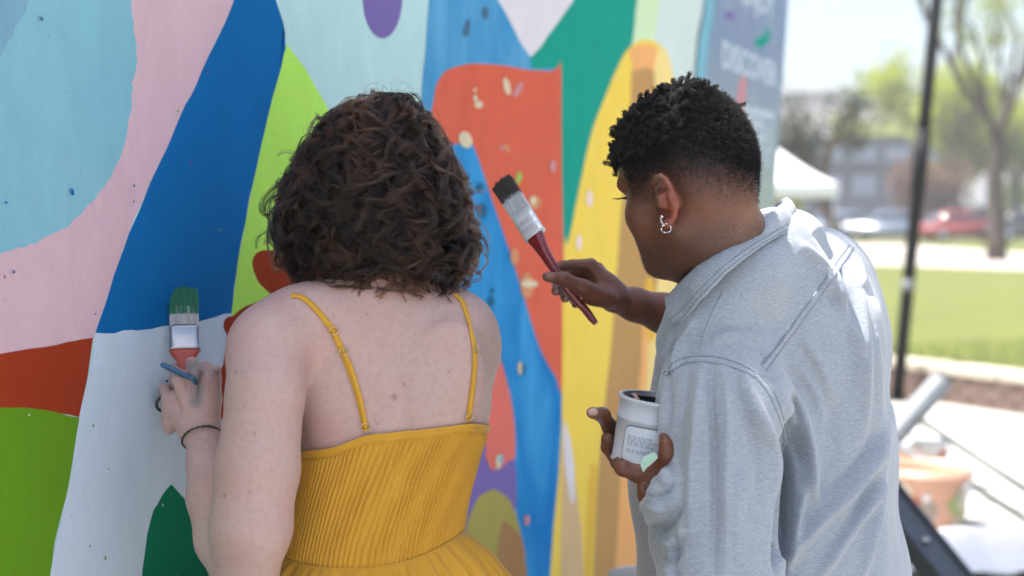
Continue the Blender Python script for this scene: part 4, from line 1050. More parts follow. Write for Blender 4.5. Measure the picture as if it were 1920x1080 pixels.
s3_, _, _ = ribbon_on('strap', bvh_w, stR, .0040, .0012, mustard2, woman, .0016)
s4_, _, _ = ribbon_on('strap', bvh_w, [(888, 662), (889, 690), (885, 730), (881, 762), (879, 778)], .0030, .0032, mustard2, woman, .0016)
for (x, y, st) in ((625, 621, s1_), (645, 659, s1_), (686, 801, s1_), (889, 655, s3_), (877, 780, s3_)):
    ring_on(bvh_w, x, y, .0062 if st is s1_ else .0048, .0008, st, gold_m, .005, .85)
# bracelet and finger ring
brz = simple('bracelet_metal', (0.10, 0.085, 0.07), 0.35, metal=0.7, noise=0.3, scale=90)
bc = np.array(P(379, 826, 2.017)); fa = np.array(P(380, 822, 2.022)) - np.array(P(402, 930, 1.965)); fa /= np.linalg.norm(fa)
e1 = np.array([.86, .0, .50]); e1 -= fa * (e1 @ fa) * .75; e1 /= np.linalg.norm(e1); e2 = np.cross(fa, e1); e2 /= np.linalg.norm(e2)
ringp = [bc + e1 * math.cos(a) * .0275 + e2 * math.sin(a) * .029 + fa * .004 for a in np.linspace(0, 2 * math.pi, 41)]
bo = empty('bracelet', bc, 'thin dark twisted metal bracelet on the wrist of the person in yellow', 'bracelet')
for ph in (0, math.pi):
    pts = [p + .0010 * (np.array(e1) * math.cos(i * 1.7 + ph) + fa * math.sin(i * 1.7 + ph)) for i, p in enumerate(ringp)]
    V, F = tube(pts, .0013, 6, cap=False); mesh_obj('strand', V, F, brz, bo)
rc = np.array(P(309, 757, 2.052)); bo2 = empty('finger_ring', rc, 'black ring on the little finger of the hand with the bracelet', 'ring')
fd = np.array(P(308, 730, 2.078)) - np.array(P(317, 748, 2.045)); M = Vector(fd).to_track_quat('Z', 'Y').to_matrix()
V, F = tube([Vector(rc) + M @ Vector((math.cos(a) * .0118, math.sin(a) * .0118, 0)) for a in np.linspace(0, 2 * math.pi, 25)], .0022, 8, cap=False); mesh_obj('band', V, F, simple('black_ring', (.012, .012, .012), .3), bo2)

# ---- curly bob
CURLY = hair_mat('dark_brown_hair', (0.0014, 0.0008, 0.0006), (0.062, 0.027, 0.014), .20, .4, True)
HZ = np.array([(166, 738, 20), (178, 736, 46), (196, 728, 62), (214, 712, 95), (250, 709, 124), (300, 706, 152), (350, 704, 182), (400, 700, 198), (440, 702, 203), (480, 708, 194), (520, 716, 174), (560, 718, 150), (600, 718, 130)], float); HZ[:, 2] *= .86
hd0 = 2.07
def hull(py):
    return np.interp(py, HZ[:, 0], HZ[:, 1]), np.interp(py, HZ[:, 0], HZ[:, 2])
def hull_pt(th, py, rho):
    cx, r_ = hull(py); px = cx + r_ * rho * np.cos(th); dep = hd0 + (r_ * .80 * rho * np.sin(th)) / FPX * hd0 + .0
    return np.stack([CAM[k] + RT[k] * ((px - 960) / FPX * hd0) + UP[k] * ((540 - py) / FPX * hd0) + FW[k] * dep for k in range(3)], -1)
def curly_hair():
    g = np.random.default_rng(21)
    # dense inner mass
    rr = []; PY = np.linspace(176, 540, 60); T2 = np.linspace(0, 2 * np.pi, 96, endpoint=False)
    for i, py in enumerate(PY):
        back = np.sin(T2) < .2
        lim = np.where(back, 1, 1.0)
        wob = 1 + .045 * np.sin(T2 * 7 + py * .05) + .04 * np.sin(T2 * 13 - py * .08) + .03 * np.sin(py * .11 + T2 * 3)
        sh = .86 if py < 250 else .80 if py < 470 else .80 - (py - 470) / 70 * .28
        rr.append(hull_pt(T2, np.full(96, py), sh * wob))
    rr = np.array(rr); idx = np.arange(60 * 96).reshape(60, 96); F = np.stack([idx[:-1], idx[1:], np.roll(idx[1:], -1, 1), np.roll(idx[:-1], -1, 1)], -1).reshape(-1, 4).tolist()
    F.append(list(range(95, -1, -1))[::-1]); F.append([59 * 96 + k for k in range(96)])
    hm = mesh_obj('hair', rr.reshape(-1, 3), F, simple('hair_depth', (0.004, 0.003, 0.0025), .8, noise=.5, scale=120), woman)
    lines = []; rads = []; tones = []
    n_lock = 470
    for L in range(n_lock):
        top = L < 110
        th = g.uniform(0, 2 * np.pi) if L % 5 == 0 else g.uniform(np.pi * .95, np.pi * 2.05)
        y0 = g.uniform(178, 250) if top else 180 + 230 * g.uniform(0, 1) ** 1.2
        y1 = y0 + g.uniform(70, 260); y1 = min(y1, g.uniform(470, 558))
        side = np.cos(th)
        # the nape is uncovered in the middle, longer at the sides
        ycap = 528 + 24 * abs(side) + g.normal(0, 12) + (14 if side > .1 else 0)
        if side < -.2: ycap += 4
        y1 = min(y1, ycap)
        if y1 - y0 < 50: y0 = y1 - 60
        m = 36; t = np.linspace(0, 1, m)
        rho0 = g.uniform(.72, .88); rho1 = g.uniform(.78, .98) if g.uniform() > .12 else g.uniform(.98, 1.12)
        py = y0 + (y1 - y0) * t; rho = rho0 + (rho1 - rho0) * np.clip(t * 1.6, 0, 1) - .10 * np.clip((py - 500) / 60, 0, 1) * (g.uniform() > .4)
        thp = th + g.normal(0, .25) * t + .10 * np.sin(t * 5 + g.uniform(0, 6))
        c = hull_pt(thp, py, rho * (1 + .06 * np.sin(th * 4 + py * .045) + .045 * np.sin(th * 9 - py * .07)))
        # curl: helix with growing amplitude
        turns = (y1 - y0) / 100 * g.uniform(.65, 1.25); amp = g.uniform(.009, .021); ph = g.uniform(0, 6.28) ; sg = g.choice([-1, 1])
        tan = np.gradient(c, axis=0); tan /= np.linalg.norm(tan, axis=1)[:, None]
        out = c - np.array([P(700, 350, hd0)[0], P(700, 350, hd0)[1], 0]); out[:, 2] = 0; out /= np.linalg.norm(out, axis=1)[:, None]
        b1 = out - tan * (out * tan).sum(1)[:, None]; b1 /= np.linalg.norm(b1, axis=1)[:, None]; b2 = np.cross(tan, b1)
        env = np.clip(t * 3, 0, 1) * (1 + .5 * t)
        ang = ph + sg * 2 * np.pi * turns * (t + .12 * np.sin(t * 6.3))
        wl = g.uniform(.0022, .0052); ns = int(g.uniform(20, 34)); tone = .7 * g.uniform() ** 3.2
        for s in range(ns):
            a, rr_ = g.uniform(0, 6.28), wl * np.sqrt(g.uniform())
            tw = a + sg * 3.0 * t
            off = b1 * (rr_ * np.cos(tw) * (.7 + .6 * np.sin(np.pi * np.clip(t, 0, 1))))[:, None] + b2 * (rr_ * np.sin(tw))[:, None]
            an2 = ang + g.normal(0, .06) + g.normal(0, .12) * t; am2 = amp * (1 + g.normal(0, .07))
            q_ = c + b1 * (am2 * .55 * env * np.cos(an2))[:, None] + b2 * (am2 * 1.15 * env * np.sin(an2))[:, None] + off
            fr = g.normal(0, .0008, 3) * (t ** 1.5)[:, None] * (1 if g.uniform() > .10 else 5)
            q_ = q_ + fr + .0012 * np.stack([np.sin(t * 30 + a), np.cos(t * 27 + a), np.sin(t * 23 + 2 * a)], -1) * t[:, None]
            e = m if g.uniform() > .35 else int(m * g.uniform(.7, 1))
            lines.append(q_[:e]); rads.append(np.linspace(.00030, .00015, e)); tones.append(np.clip(tone + g.normal(0, .12), 0, 1))
    # fine separate curls lying on the surface and springing out of the outline
    for L in range(720):
        th = g.uniform(np.pi * .92, np.pi * 2.08); y0 = g.uniform(175, 470); y1 = min(y0 + g.uniform(45, 150), 556 + g.normal(0, 8)); m = 34; t = np.linspace(0, 1, m)
        py = y0 + (y1 - y0) * t; edge = abs(np.cos(th)) > .75
        c = hull_pt(th + g.normal(0, .35) * t, py, g.uniform(.90, 1.0) + g.uniform(-.02, (.30 if L % 3 == 0 else .16) if edge else .06) * t)
        tan = np.gradient(c, axis=0); tan /= np.linalg.norm(tan, axis=1)[:, None]; out = c - np.array([P(700, 350, hd0)[0], P(700, 350, hd0)[1], 0]); out[:, 2] = 0; out /= np.linalg.norm(out, axis=1)[:, None]
        b1 = out - tan * (out * tan).sum(1)[:, None]; b1 /= np.linalg.norm(b1, axis=1)[:, None]; b2 = np.cross(tan, b1)
        amp = g.uniform(.010, .023); turns = (y1 - y0) / 100 * g.uniform(1.0, 1.9); ph = g.uniform(0, 6.28); sg = g.choice([-1, 1]); tone = g.uniform(0, 1.0) ** 1.6
        for s in range(int(g.uniform(6, 15))):
            ang = ph + sg * 6.283 * turns * t + g.normal(0, .07); am = amp * np.clip(t * 4, 0, 1) * (1 + g.normal(0, .05))
            q_ = c + b1 * (am * .7 * np.cos(ang))[:, None] + b2 * (am * 1.1 * np.sin(ang))[:, None] + g.normal(0, .0013, 3) * np.clip(t * 3, .2, 1)[:, None]
            lines.append(q_); rads.append(np.linspace(.00028, .00014, m)); tones.append(np.clip(tone + g.normal(0, .1), 0, 1))
    # long loose locks on top, evenly spread so their waves read
    for L in range(110):
        th = np.pi * (.97 + 1.06 * ((L * .618034) % 1.0)) + g.normal(0, .04); y0 = 185 + 190 * ((L * .7548777) % 1.0); y1 = min(y0 + g.uniform(130, 230), 552 + g.normal(0, 10)); m = 46; t = np.linspace(0, 1, m)
        py = y0 + (y1 - y0) * t; c = hull_pt(th + g.normal(0, .12) * t, py, .98 + g.uniform(.0, .07) * t + .02 * np.sin(6 * t + L))
        tan = np.gradient(c, axis=0); tan /= np.linalg.norm(tan, axis=1)[:, None]; out = c - np.array([P(700, 350, hd0)[0], P(700, 350, hd0)[1], 0]); out[:, 2] = 0; out /= np.linalg.norm(out, axis=1)[:, None]
        b1 = out - tan * (out * tan).sum(1)[:, None]; b1 /= np.linalg.norm(b1, axis=1)[:, None]; b2 = np.cross(tan, b1)
        amp = g.uniform(.010, .022); turns = (y1 - y0) / g.uniform(85, 150); ph = g.uniform(0, 6.28); sg = g.choice([-1, 1]); tone = g.uniform(.0, .9); wl = g.uniform(.0022, .0060)
        for s in range(int(g.uniform(22, 34))):
            a, rr_ = g.uniform(0, 6.28), wl * np.sqrt(g.uniform()); ang = ph + sg * 6.283 * turns * t + g.normal(0, .05); am = amp * np.clip(t * 4, 0, 1) * (.6 + .7 * t) * (1 + g.normal(0, .05)); tw = a + sg * 2 * t
            q_ = c + b1 * (am * .40 * np.cos(ang * .5) + rr_ * np.cos(tw) + .003)[:, None] + b2 * (am * 1.1 * np.sin(ang) + rr_ * np.sin(tw))[:, None] + g.normal(0, .0006, 3) * t[:, None] * (1 if g.uniform() > .1 else 6)
            lines.append(q_); rads.append(np.linspace(.00026, .00014, m)); tones.append(np.clip(tone + g.normal(0, .12), 0, 1))
    # stray single hairs outside the silhouette
    for s in range(1500):
        th = g.uniform(np.pi * .8, np.pi * 2.2); y0 = g.uniform(178, 470); m = 22; t = np.linspace(0, 1, m); y1 = y0 + g.uniform(-25, 70)
        c = hull_pt(th + g.normal(0, .3) * t, y0 + (y1 - y0) * t, .88 + g.uniform(.02, .26) * t); a = g.uniform(.004, .018); f = g.uniform(4, 11); p1 = g.uniform(0, 6)
        c = c + a * t[:, None] * np.stack([np.sin(f * t + p1), np.cos(f * t * .8 + p1), np.sin(f * t + p1 + 1.6)], -1)
        lines.append(c); rads.append(np.linspace(.00022, .00010, m)); tones.append(.5)
    strands('hair_strands', lines, rads, CURLY, hm, tones=tones)
curly_hair()
# ------------------------------------------------------------------ the man in the chambray shirt
MPHI, MTAU = R(47), R(12)
f0 = np.array([-math.cos(MPHI), math.sin(MPHI), 0]); hl = np.array([-math.sin(MPHI), -math.cos(MPHI), 0]); zz_ = np.array([0, 0, 1.0])
hf = f0 * math.cos(MTAU) - zz_ * math.sin(MTAU); hu = zz_ * math.cos(MTAU) + f0 * math.sin(MTAU)
HO = np.array(P(1298, 338, 1.92)); HM = np.stack([hf, hl, hu], 1)      # columns: forward, left, up
def H(F, L, U): return HO + hf * F + hl * L + hu * U
M_ = Sdf()
def hell(c, r, k=.02, op='u'): M_.ell(H(*c), r, HM, k, op)
def hcone(a, b, ra, rb, k=.015, op='u'): M_.cone(H(*a), H(*b), ra, rb, k, op)
hell((.004, 0, .032), (.092, .074, .092), .02)
hell((.045, 0, .040), (.052, .062, .062), .03)
hell((-.034, 0, -.005), (.052, .058, .06), .03)
hell((.035, 0, -.045), (.052, .060, .075), .03)
hcone((-.002, .052, -.070), (.060, .012, -.101), .017, .017, .025); hcone((-.002, -.052, -.070), (.060, -.012, -.101), .017, .017, .025)
hell((.064, 0, -.099), (.020, .023, .017), .015)
hell((.058, .045, -.032), (.022, .020, .020), .02); hell((.058, -.045, -.032), (.022, .020, .020), .02)
for s in (1, -1): hcone((.058, .044 * s, -.045), (.066, .020 * s, -.100), .017, .016, .02)
hcone((.093, .012, .010), (.080, .048, .012), .0105, .010, .012); hcone((.093, -.012, .010), (.080, -.048, .012), .0105, .010, .012)
hcone((.093, 0, .0), (.106, 0, -.036), .008, .012, .010); hell((.098, .012, -.040), (.010, .008, .008), .006); hell((.098, -.012, -.040), (.010, .008, .008), .006)
hcone((.082, -.016, -.071), (.082, .016, -.071), .0070, .0070, .010); hcone((.080, -.014, -.081), (.080, .014, -.081), .0072, .0072, .010)
for s in (1, -1):
    hell((.088, .032 * s, -.010), (.012, .014, .009), .006, 's'); hell((.074, .032 * s, -.010), (.0125, .0125, .0125), .003)
# neck into the shoulders
M_.cone(H(-.022, 0, -.045), P(1408, 520, 2.03), .055, .062, .03)
M_.cone(H(.0, 0, -.08), P(1380, 560, 2.02), .045, .055, .03)
# body inside the clothes
M_.cone(P(1385, 690, 2.0), P(1500, 570, 2.2), .06, .06, .04); M_.cone(P(1445, 640, 2.1), P(1480, 1080, 2.1), .095, .10, .04); M_.cone(P(1480, 1080, 2.1), P(1470, 1300, 2.12), .10, .10, .03)
M_.chain([P(1352, 720, 1.93), P(1352, 1120, 1.89)], [.045, .038], .02); M_.chain([P(1352, 1120, 1.89), P(1262, 935, 1.900), P(1238, 892, 1.902)], [.038, .028, .024], .01)
M_.chain([P(1510, 570, 2.24), P(1385, 700, 2.36), P(1300, 604, 2.31)], [.048, .042, .036], .015)
for sx, xx in ((-1, 1420), (1, 1540)):
    hp = P(xx, 1300, 2.12); ft = np.array([hp[0] + .02 * sx, hp[1] - .02 * sx, .07]); kn = hp * .5 + ft * .5 + f0 * .03
    M_.cone(hp, kn, .08, .055, .03); M_.cone(kn, ft, .055, .036, .02); M_.cone(ft - f0 * .04 - zz_ * .03, ft + f0 * .16 - zz_ * .04, .033, .026, .02)
# right forearm and hand with the brush
M_.chain([P(1300, 604, 2.31), P(1245, 588, 2.295), P(1190, 571, 2.27), P(1152, 560, 2.25)], [.036, .0315, .0255, .0205], .012)
M_.ell(P(1132, 540, 2.25), (.026, .020, .023), None, .012)
RW = P(1152, 556, 2.25)
M_.cone(RW, P(1108, 497, 2.243), .019, .0105, .012); M_.cone(RW, P(1120, 504, 2.27), .018, .0105, .012); M_.cone(RW, P(1130, 516, 2.29), .018, .010, .012); M_.cone(RW, P(1138, 530, 2.305), .017, .0095, .012)
M_.chain([P(1108, 497, 2.243), P(1073, 497, 2.240), P(1054, 499, 2.234), P(1042, 502, 2.230)], [.0105, .0090, .0082, .0072], .004)
M_.chain([P(1120, 504, 2.27), P(1066, 512, 2.290), P(1046, 530, 2.275), P(1042, 546, 2.250)], [.0105, .0090, .0082, .0074], .004)
M_.chain([P(1130, 516, 2.29), P(1074, 527, 2.312), P(1056, 548, 2.296), P(1060, 560, 2.262)], [.010, .0088, .0080, .0072], .004)
M_.chain([P(1138, 530, 2.305), P(1090, 545, 2.322), P(1076, 562, 2.302), P(1079, 571, 2.270)], [.0092, .0080, .0072, .0066], .004)
M_.ell(P(1118, 556, 2.222), (.024, .014, .016), None, .012)
M_.chain([P(1140, 560, 2.228), P(1095, 540, 2.206), P(1056, 523, 2.196), P(1026, 519, 2.200)], [.0165, .0125, .0105, .0082], .007)
# left hand under and around the tin
M_.chain([P(1238, 892, 1.902), P(1222, 868, 1.925)], [.023, .022], .012)
M_.ell(P(1226, 862, 1.925), (.024, .022, .022), None, .012); M_.cone(P(1224, 872, 1.915), P(1222, 925, 1.90), .019, .020, .012)
M_.chain([P(1214, 872, 1.965), P(1165, 850, 1.995), P(1143, 800, 1.985), P(1130, 778, 1.955), P(1110, 774, 1.930)], [.012, .011, .0105, .010, .0082], .006)
M_.chain([P(1210, 882, 1.955), P(1160, 868, 1.985), P(1140, 838, 1.965), P(1138, 822, 1.945)], [.012, .0105, .0095, .0085], .005)
M_.chain([P(1228, 882, 1.92), P(1195, 884, 1.905), P(1168, 878, 1.905), P(1158, 868, 1.92)], [.0125, .0115, .0105, .0085], .006)
M_.chain([P(1232, 890, 1.935), P(1198, 893, 1.935), P(1172, 884, 1.935)], [.011, .010, .008], .006)
M_.chain([P(1246, 888, 1.890), P(1251, 850, 1.870), P(1250, 834, 1.868), P(1246, 820, 1.874)], [.0135, .0108, .0090, .0075], .006)
# left ear
mI = len(M_.pr)
def ear():
    hp = [(1229, 356), (1226, 343), (1230, 333), (1239, 330), (1249, 337), (1257, 350), (1263, 367), (1267, 386), (1264, 403), (1257, 416), (1251, 423)]
    lift = [.002, .006, .010, .014, .017, .019, .020, .019, .016, .012, .009]
    pts = []
    for (x, y), l_ in zip(hp, lift):
        p = M_.trace(x, y, 1.4); v = (p - CAM) / np.linalg.norm(p - CAM); pts.append((x, y, p - v * l_))
    return pts
ep = ear(); E3 = [p for _, _, p in ep]
def mid(a, b, t=.5): return E3[a] * (1 - t) + E3[b] * t
base = M_.trace(1246, 375, 1.4)
M_.chain(E3, [.0034, .0036, .0038, .0040, .0040, .0040, .0040, .0040, .0038, .0046, .0052], .003)
M_.cone(mid(5, 8), base, .011, .013, .006)
M_.cone(mid(4, 9), base, .010, .013, .006)
cc = M_.trace(1240, 372, 1.4)
vv = (base - CAM) / np.linalg.norm(base - CAM)
M_.cone(P(1237, 352, (cc @ FW - CAM @ FW) - .004), P(1246, 384, (cc @ FW - CAM @ FW) - .004), .0055, .0065, .004, 's')
M_.cone(P(1236, 372, (cc @ FW - CAM @ FW) + .004), P(1238, 384, (cc @ FW - CAM @ FW) + .003), .0045, .0045, .004)
M_.cone(E3[-1], M_.trace(1246, 418, 1.4), .0050, .0055, .004)

man = empty('person', (P(1450, 1080, 2.08)[0], P(1450, 1080, 2.08)[1], 0), 'person with short black twisted hair in a pale blue grey shirt, raising a red brush', 'person')
VM, FM = surface(M_, (-.02, 1.72, 0.0), (.78, 2.66, 1.66), .003, 1)
u, v, dd = proj(VM); loc = (VM - HO) @ HM
sm = lambda x, a, b: np.clip((x - a) / (b - a), 0, 1) ** 2 * (3 - 2 * np.clip((x - a) / (b - a), 0, 1))
hF, hL, hU = loc[:, 0], loc[:, 1], loc[:, 2]
ishead = (np.linalg.norm(loc, axis=1) < .16) & (v < 520)
hairline = sm(.086 - hF, 0, .014) * np.where(hU < .035, sm(.060 - hF - .25 * np.clip(hU, -.1, 0), -.004, .012), 1)
hairline = hairline * np.where((hU < -.025) & (hF > .005), 0, 1)
fade = ishead * hairline * sm(hU + .35 * np.clip(-hF - .02, 0, .1), -.050, .072)
earm = np.clip(1.25 - polydist(u, v, [(x, y) for x, y, _ in ep])[0] / 11, 0, 1) * (dd < 1.93)
earm = np.maximum(earm, (polydist(u, v, [(1240, 350), (1252, 405)])[0] < 12) * 1.0)
fade = fade * (1 - np.clip(earm, 0, 1))
beard = ishead * sm(-hU, .055, .095) * .55
skinM = skin('brown_skin', tuple(alb('633B27')), tuple(alb('3C251A')), tuple(alb('6E3F2A')), .08, .46, False, spec=.5,
             extra=[('beard', tuple(alb('33251D'))), ('warm', tuple(alb('8E4431'))), ('pale', tuple(alb('8E6A5C'))), ('fade', (.010, .0095, .010)), ('paint', tuple(alb('7C8B9C'))), ('gold', tuple(alb('C2A040')))])
body_m = mesh_obj('body', VM, FM, skinM, man)
set_attr(body_m, 'fade', np.clip(fade * .93, 0, 1)); set_attr(body_m, 'beard', beard)
set_attr(body_m, 'warm', .55 * earm * (u > 1238) + .3 * np.clip(1 - np.hypot(u - 1262, v - 400) / 22, 0, 1) + .35 * np.clip(1 - np.hypot((u - 1112) / 1.6, v - 553) / 16, 0, 1))
tips = np.zeros(len(u))
for x, y, r_ in ((1028, 519, 12), (1042, 546, 7), (1062, 561, 7), (1110, 775, 16), (1235, 336, 12), (1246, 345, 9)): tips = np.maximum(tips, np.clip(1.3 - np.hypot(u - x, v - y) / r_, 0, 1))
set_attr(body_m, 'pale', tips * .7)
set_attr(body_m, 'paint', np.clip(1.3 - np.hypot((u - 1138) / 1.4, v - 760) / 8, 0, 1) + .6 * np.clip(1.2 - np.hypot(u - 1125, v - 790) / 5, 0, 1))
set_attr(body_m, 'gold', np.clip(1.4 - np.hypot(u - 1147, v - 761) / 5, 0, 1))

# ---- hair: tight twists on top, a clipped fade at the sides
BLACK = hair_mat('black_hair', (0.004, 0.004, 0.0045), (0.016, 0.015, 0.016), .5, .3)
NM = vnormals(VM, FM)
def man_hair():
    g = np.random.default_rng(4); lines = []; rads = []
    topw = ishead * sm(hU + .25 * hF, .030, .050) * (hF < .092) * sm(hF, -.060, -.030) * sm(hU + np.where(hF < -.03, (-hF - .03) * -.9, 0), .030, .055) * (earm < .1)
    nv = VM[topw > .3]; nn = NM[topw > .3]
    pick = g.choice(len(nv), 850, replace=False)
    for i in pick:
        p = nv[i]; n_ = nn[i]; l_ = (p - HO) @ HM
        ln = g.uniform(.008, .016) * (1.0 if l_[0] > -.055 else .7) * (.95 if l_[0] > .06 else 1)
        d = n_ * .9 + g.normal(0, .6, 3) + hu * .35 + hf * (.12 if l_[0] > .05 else 0); d /= np.linalg.norm(d)
        a = np.cross(d, g.normal(size=3)); a /= np.linalg.norm(a); b_ = np.cross(d, a); m = 14; t = np.linspace(0, 1, m)
        bend = g.normal(0, .6, 3); tr = g.uniform(2.0, 4.0) * g.choice([-1, 1]); w0 = g.uniform(.0026, .0050)
        core = p - n_ * .002 + d * (ln * t)[:, None] + bend * (ln * t ** 2 * .6)[:, None]
        core = core + (a[None] * np.cos(9 * t)[:, None] + b_[None] * np.sin(9 * t)[:, None]) * .0016
        for s in range(26):
            ph = g.uniform(0, 6.28); rr_ = w0 * np.sqrt(g.uniform(.05, 1)); an = ph + tr * 6.28 * t * g.uniform(.8, 1.2)
            q_ = core + (a[None] * np.cos(an)[:, None] + b_[None] * np.sin(an)[:, None]) * (rr_ * (1.0 - .30 * t ** 2))[:, None] + g.normal(0, .0013, (m, 3)) * t[:, None] ** .5
            lines.append(q_); rads.append(np.full(m, .00022))
    hm = strands('hair', lines, rads, BLACK, man)
    fm = np.where((fade > .06) & (topw < .6))[0]
    pick = g.choice(fm, 38000, p=fade[fm] / fade[fm].sum()); lines = []; rads = []
    for i in pick:
        p = VM[i] + g.normal(0, .0016, 3); n_ = NM[i]; f_ = fade[i]; ln = .0016 + .0058 * f_ ** 1.6
        d = n_ * .9 - hu * .55 + g.normal(0, .28, 3); d /= np.linalg.norm(d); c = g.normal(0, .35, 3) * ln
        lines.append(np.stack([p - n_ * .0008, p + d * ln * .5 + c * .2, p + d * ln + c])); rads.append(np.array([.00017, .00016, .00011]) * (.7 + .5 * f_))
    strands('stubble', lines, rads, BLACK, man)
    bw = np.where(beard > .12)[0]; pick = g.choice(bw, 5000, p=beard[bw] / beard[bw].sum()); lines = []; rads = []
    for i in pick:
        p = VM[i] + g.normal(0, .0014, 3); d = NM[i] - hu * .8 + g.normal(0, .3, 3); d /= np.linalg.norm(d); ln = g.uniform(.001, .0026)
        lines.append(np.stack([p - NM[i] * .0005, p + d * ln])); rads.append(np.array([.00012, .00007]))
    strands('beard_stubble', lines, rads, BLACK, man)
    # eyelashes of the eye that shows past the cheekbone
    lines = []; rads = []
    for i in range(34):
        s = i / 33; p = H(.085, .026 + .024 * s, -.006 + .002 * math.sin(3 * s)); d = hf * .9 + hl * (.3 + .6 * s) - hu * .45 + g.normal(0, .08, 3); t = np.linspace(0, 1, 6)[:, None]
        lines.append(p + d * .011 * t + hu * .005 * t ** 2); rads.append(np.linspace(.0003, .0001, 6))
    strands('eyelashes', lines, rads, BLACK, man)
man_hair()

# ---- fingernails that show
nail_m = simple('fingernail', tuple(alb('A98A80')), .28, noise=.06)
def nail(x, y, d, rot, a=.0052, b=.0040):
    c = np.array(P(x, y, d)); n_, m_ = 12, 4; V = []; F = []; cr, sr = math.cos(rot), math.sin(rot)
    for j in range(m_ + 1):
        r_ = j / m_
        for k in range(n_):
            q1, q2 = a * r_ * math.cos(6.2832 * k / n_), b * r_ * math.sin(6.2832 * k / n_); V.append(c + RT * (q1 * cr - q2 * sr) + UP * (q1 * sr + q2 * cr) + FW * (.0016 * r_ * r_ + .5 * abs(q2) ** 2 / .006))
    for j in range(m_):
        for k in range(n_): F.append((j * n_ + k, j * n_ + (k + 1) % n_, (j + 1) * n_ + (k + 1) % n_, (j + 1) * n_ + k))
    mesh_obj('fingernail', V, F, nail_m, man)
nail(1112, 773, 1.9205, .15, .0070, .0056); nail(1043, 547, 2.2418, .9, .0042, .0032); nail(1061, 561, 2.2540, .9, .0042, .0032)

# ---- earring: two square links
silver = simple('silver', (0.75, 0.76, 0.78), 0.18, metal=1.0, noise=0.02)
def earring():
    c = E3[-1]; vw = (c - CAM) / np.linalg.norm(c - CAM); up_ = UP - vw * (UP @ vw); up_ /= np.linalg.norm(up_); rt = np.cross(vw, up_)
    r = empty('earring', c, 'silver square link earring hanging from the ear of the person with black hair', 'earring')
    dep = (c - CAM) @ FW - .006
    sq = [(1242, 424), (1240, 429), (1242, 434), (1248, 436), (1254, 435), (1258, 431), (1257, 424), (1253, 420), (1246, 420)]
    pts = [P(x, y, dep + .002 * math.sin(i)) for i, (x, y) in enumerate(catmull(sq, 4, True))]
    V, F = tube(pts + [pts[0]], .0010, 7, cap=False); mesh_obj('lower_link', V, F, silver, r)
    pts = [P(x, y, dep - .002) for x, y in catmull([(1240, 405), (1239, 411), (1241, 417), (1244, 421), (1247, 423)], 5)]
    V, F = tube(pts, .0010, 7); mesh_obj('upper_link', V, F, silver, r)
    V, F = tube([P(1240, 405, dep - .003), P(1245, 409, dep + .004)], .0016, 8); mesh_obj('stud', V, F, silver, r)
earring()

# ---- shirt
S = Sdf()
S.cone(P(1440, 500, 2.08), P(1500, 545, 2.17), .075, .085, .04)
S.cone(P(1405, 575, 2.05), P(1518, 548, 2.22), .090, .094, .04)
S.cone(P(1518, 548, 2.22), P(1538, 640, 2.20), .094, .099, .04); S.cone(P(1538, 640, 2.20), P(1548, 850, 2.20), .099, .100, .04); S.cone(P(1548, 850, 2.20), P(1562, 1080, 2.20), .100, .106, .04); S.cone(P(1562, 1080, 2.2), P(1562, 1290, 2.2), .106, .11, .04)
S.cone(P(1400, 740, 2.06), P(1440, 1290, 2.06), .105, .125, .05)
S.cone(P(1480, 660, 2.10), P(1510, 1290, 2.11), .130, .130, .06)
S.cone(P(1335, 690, 2.08), P(1330, 900, 2.11), .085, .105, .04); S.cone(P(1330, 900, 2.11), P(1345, 1290, 2.14), .105, .125, .05)
S.cone(P(1440, 545, 2.035), P(1510, 640, 2.075), .085, .10, .05)
S.cone(P(1355, 610, 1.99), P(1440, 560, 2.05), .058, .080, .04)
kS = lambda q: np.interp(q[:, 2], [P(0, 860, 1.95)[2], P(0, 790, 1.95)[2], P(0, 700, 1.95)[2]], [.004, .02, .05])
S.cone(P(1350, 700, 1.945), P(1350, 800, 1.915), .079, .083, kS); S.cone(P(1350, 800, 1.915), P(1352, 940, 1.895), .083, .084, kS); S.cone(P(1352, 940, 1.895), P(1352, 1090, 1.88), .084, .083, kS); S.cone(P(1352, 1090, 1.88), P(1350, 1165, 1.90), .083, .072, .01)
S.cone(P(1345, 1150, 1.905), P(1290, 1010, 1.905), .066, .052, .006); S.cone(P(1290, 1010, 1.905), P(1258, 930, 1.902), .052, .036, .006)
S.chain([P(1294, 888, 1.862), P(1262, 904, 1.852), P(1232, 926, 1.856), P(1213, 950, 1.876)], [.014, .013, .012, .010], .010); S.chain([P(1298, 920, 1.858), P(1266, 936, 1.852), P(1238, 956, 1.858), P(1222, 975, 1.872)], [.014, .013, .012, .010], .008)
S.cone(P(1510, 560, 2.23), P(1400, 700, 2.38), .085, .072, .03); S.cone(P(1400, 700, 2.38), P(1325, 615, 2.325), .070, .052, .01)
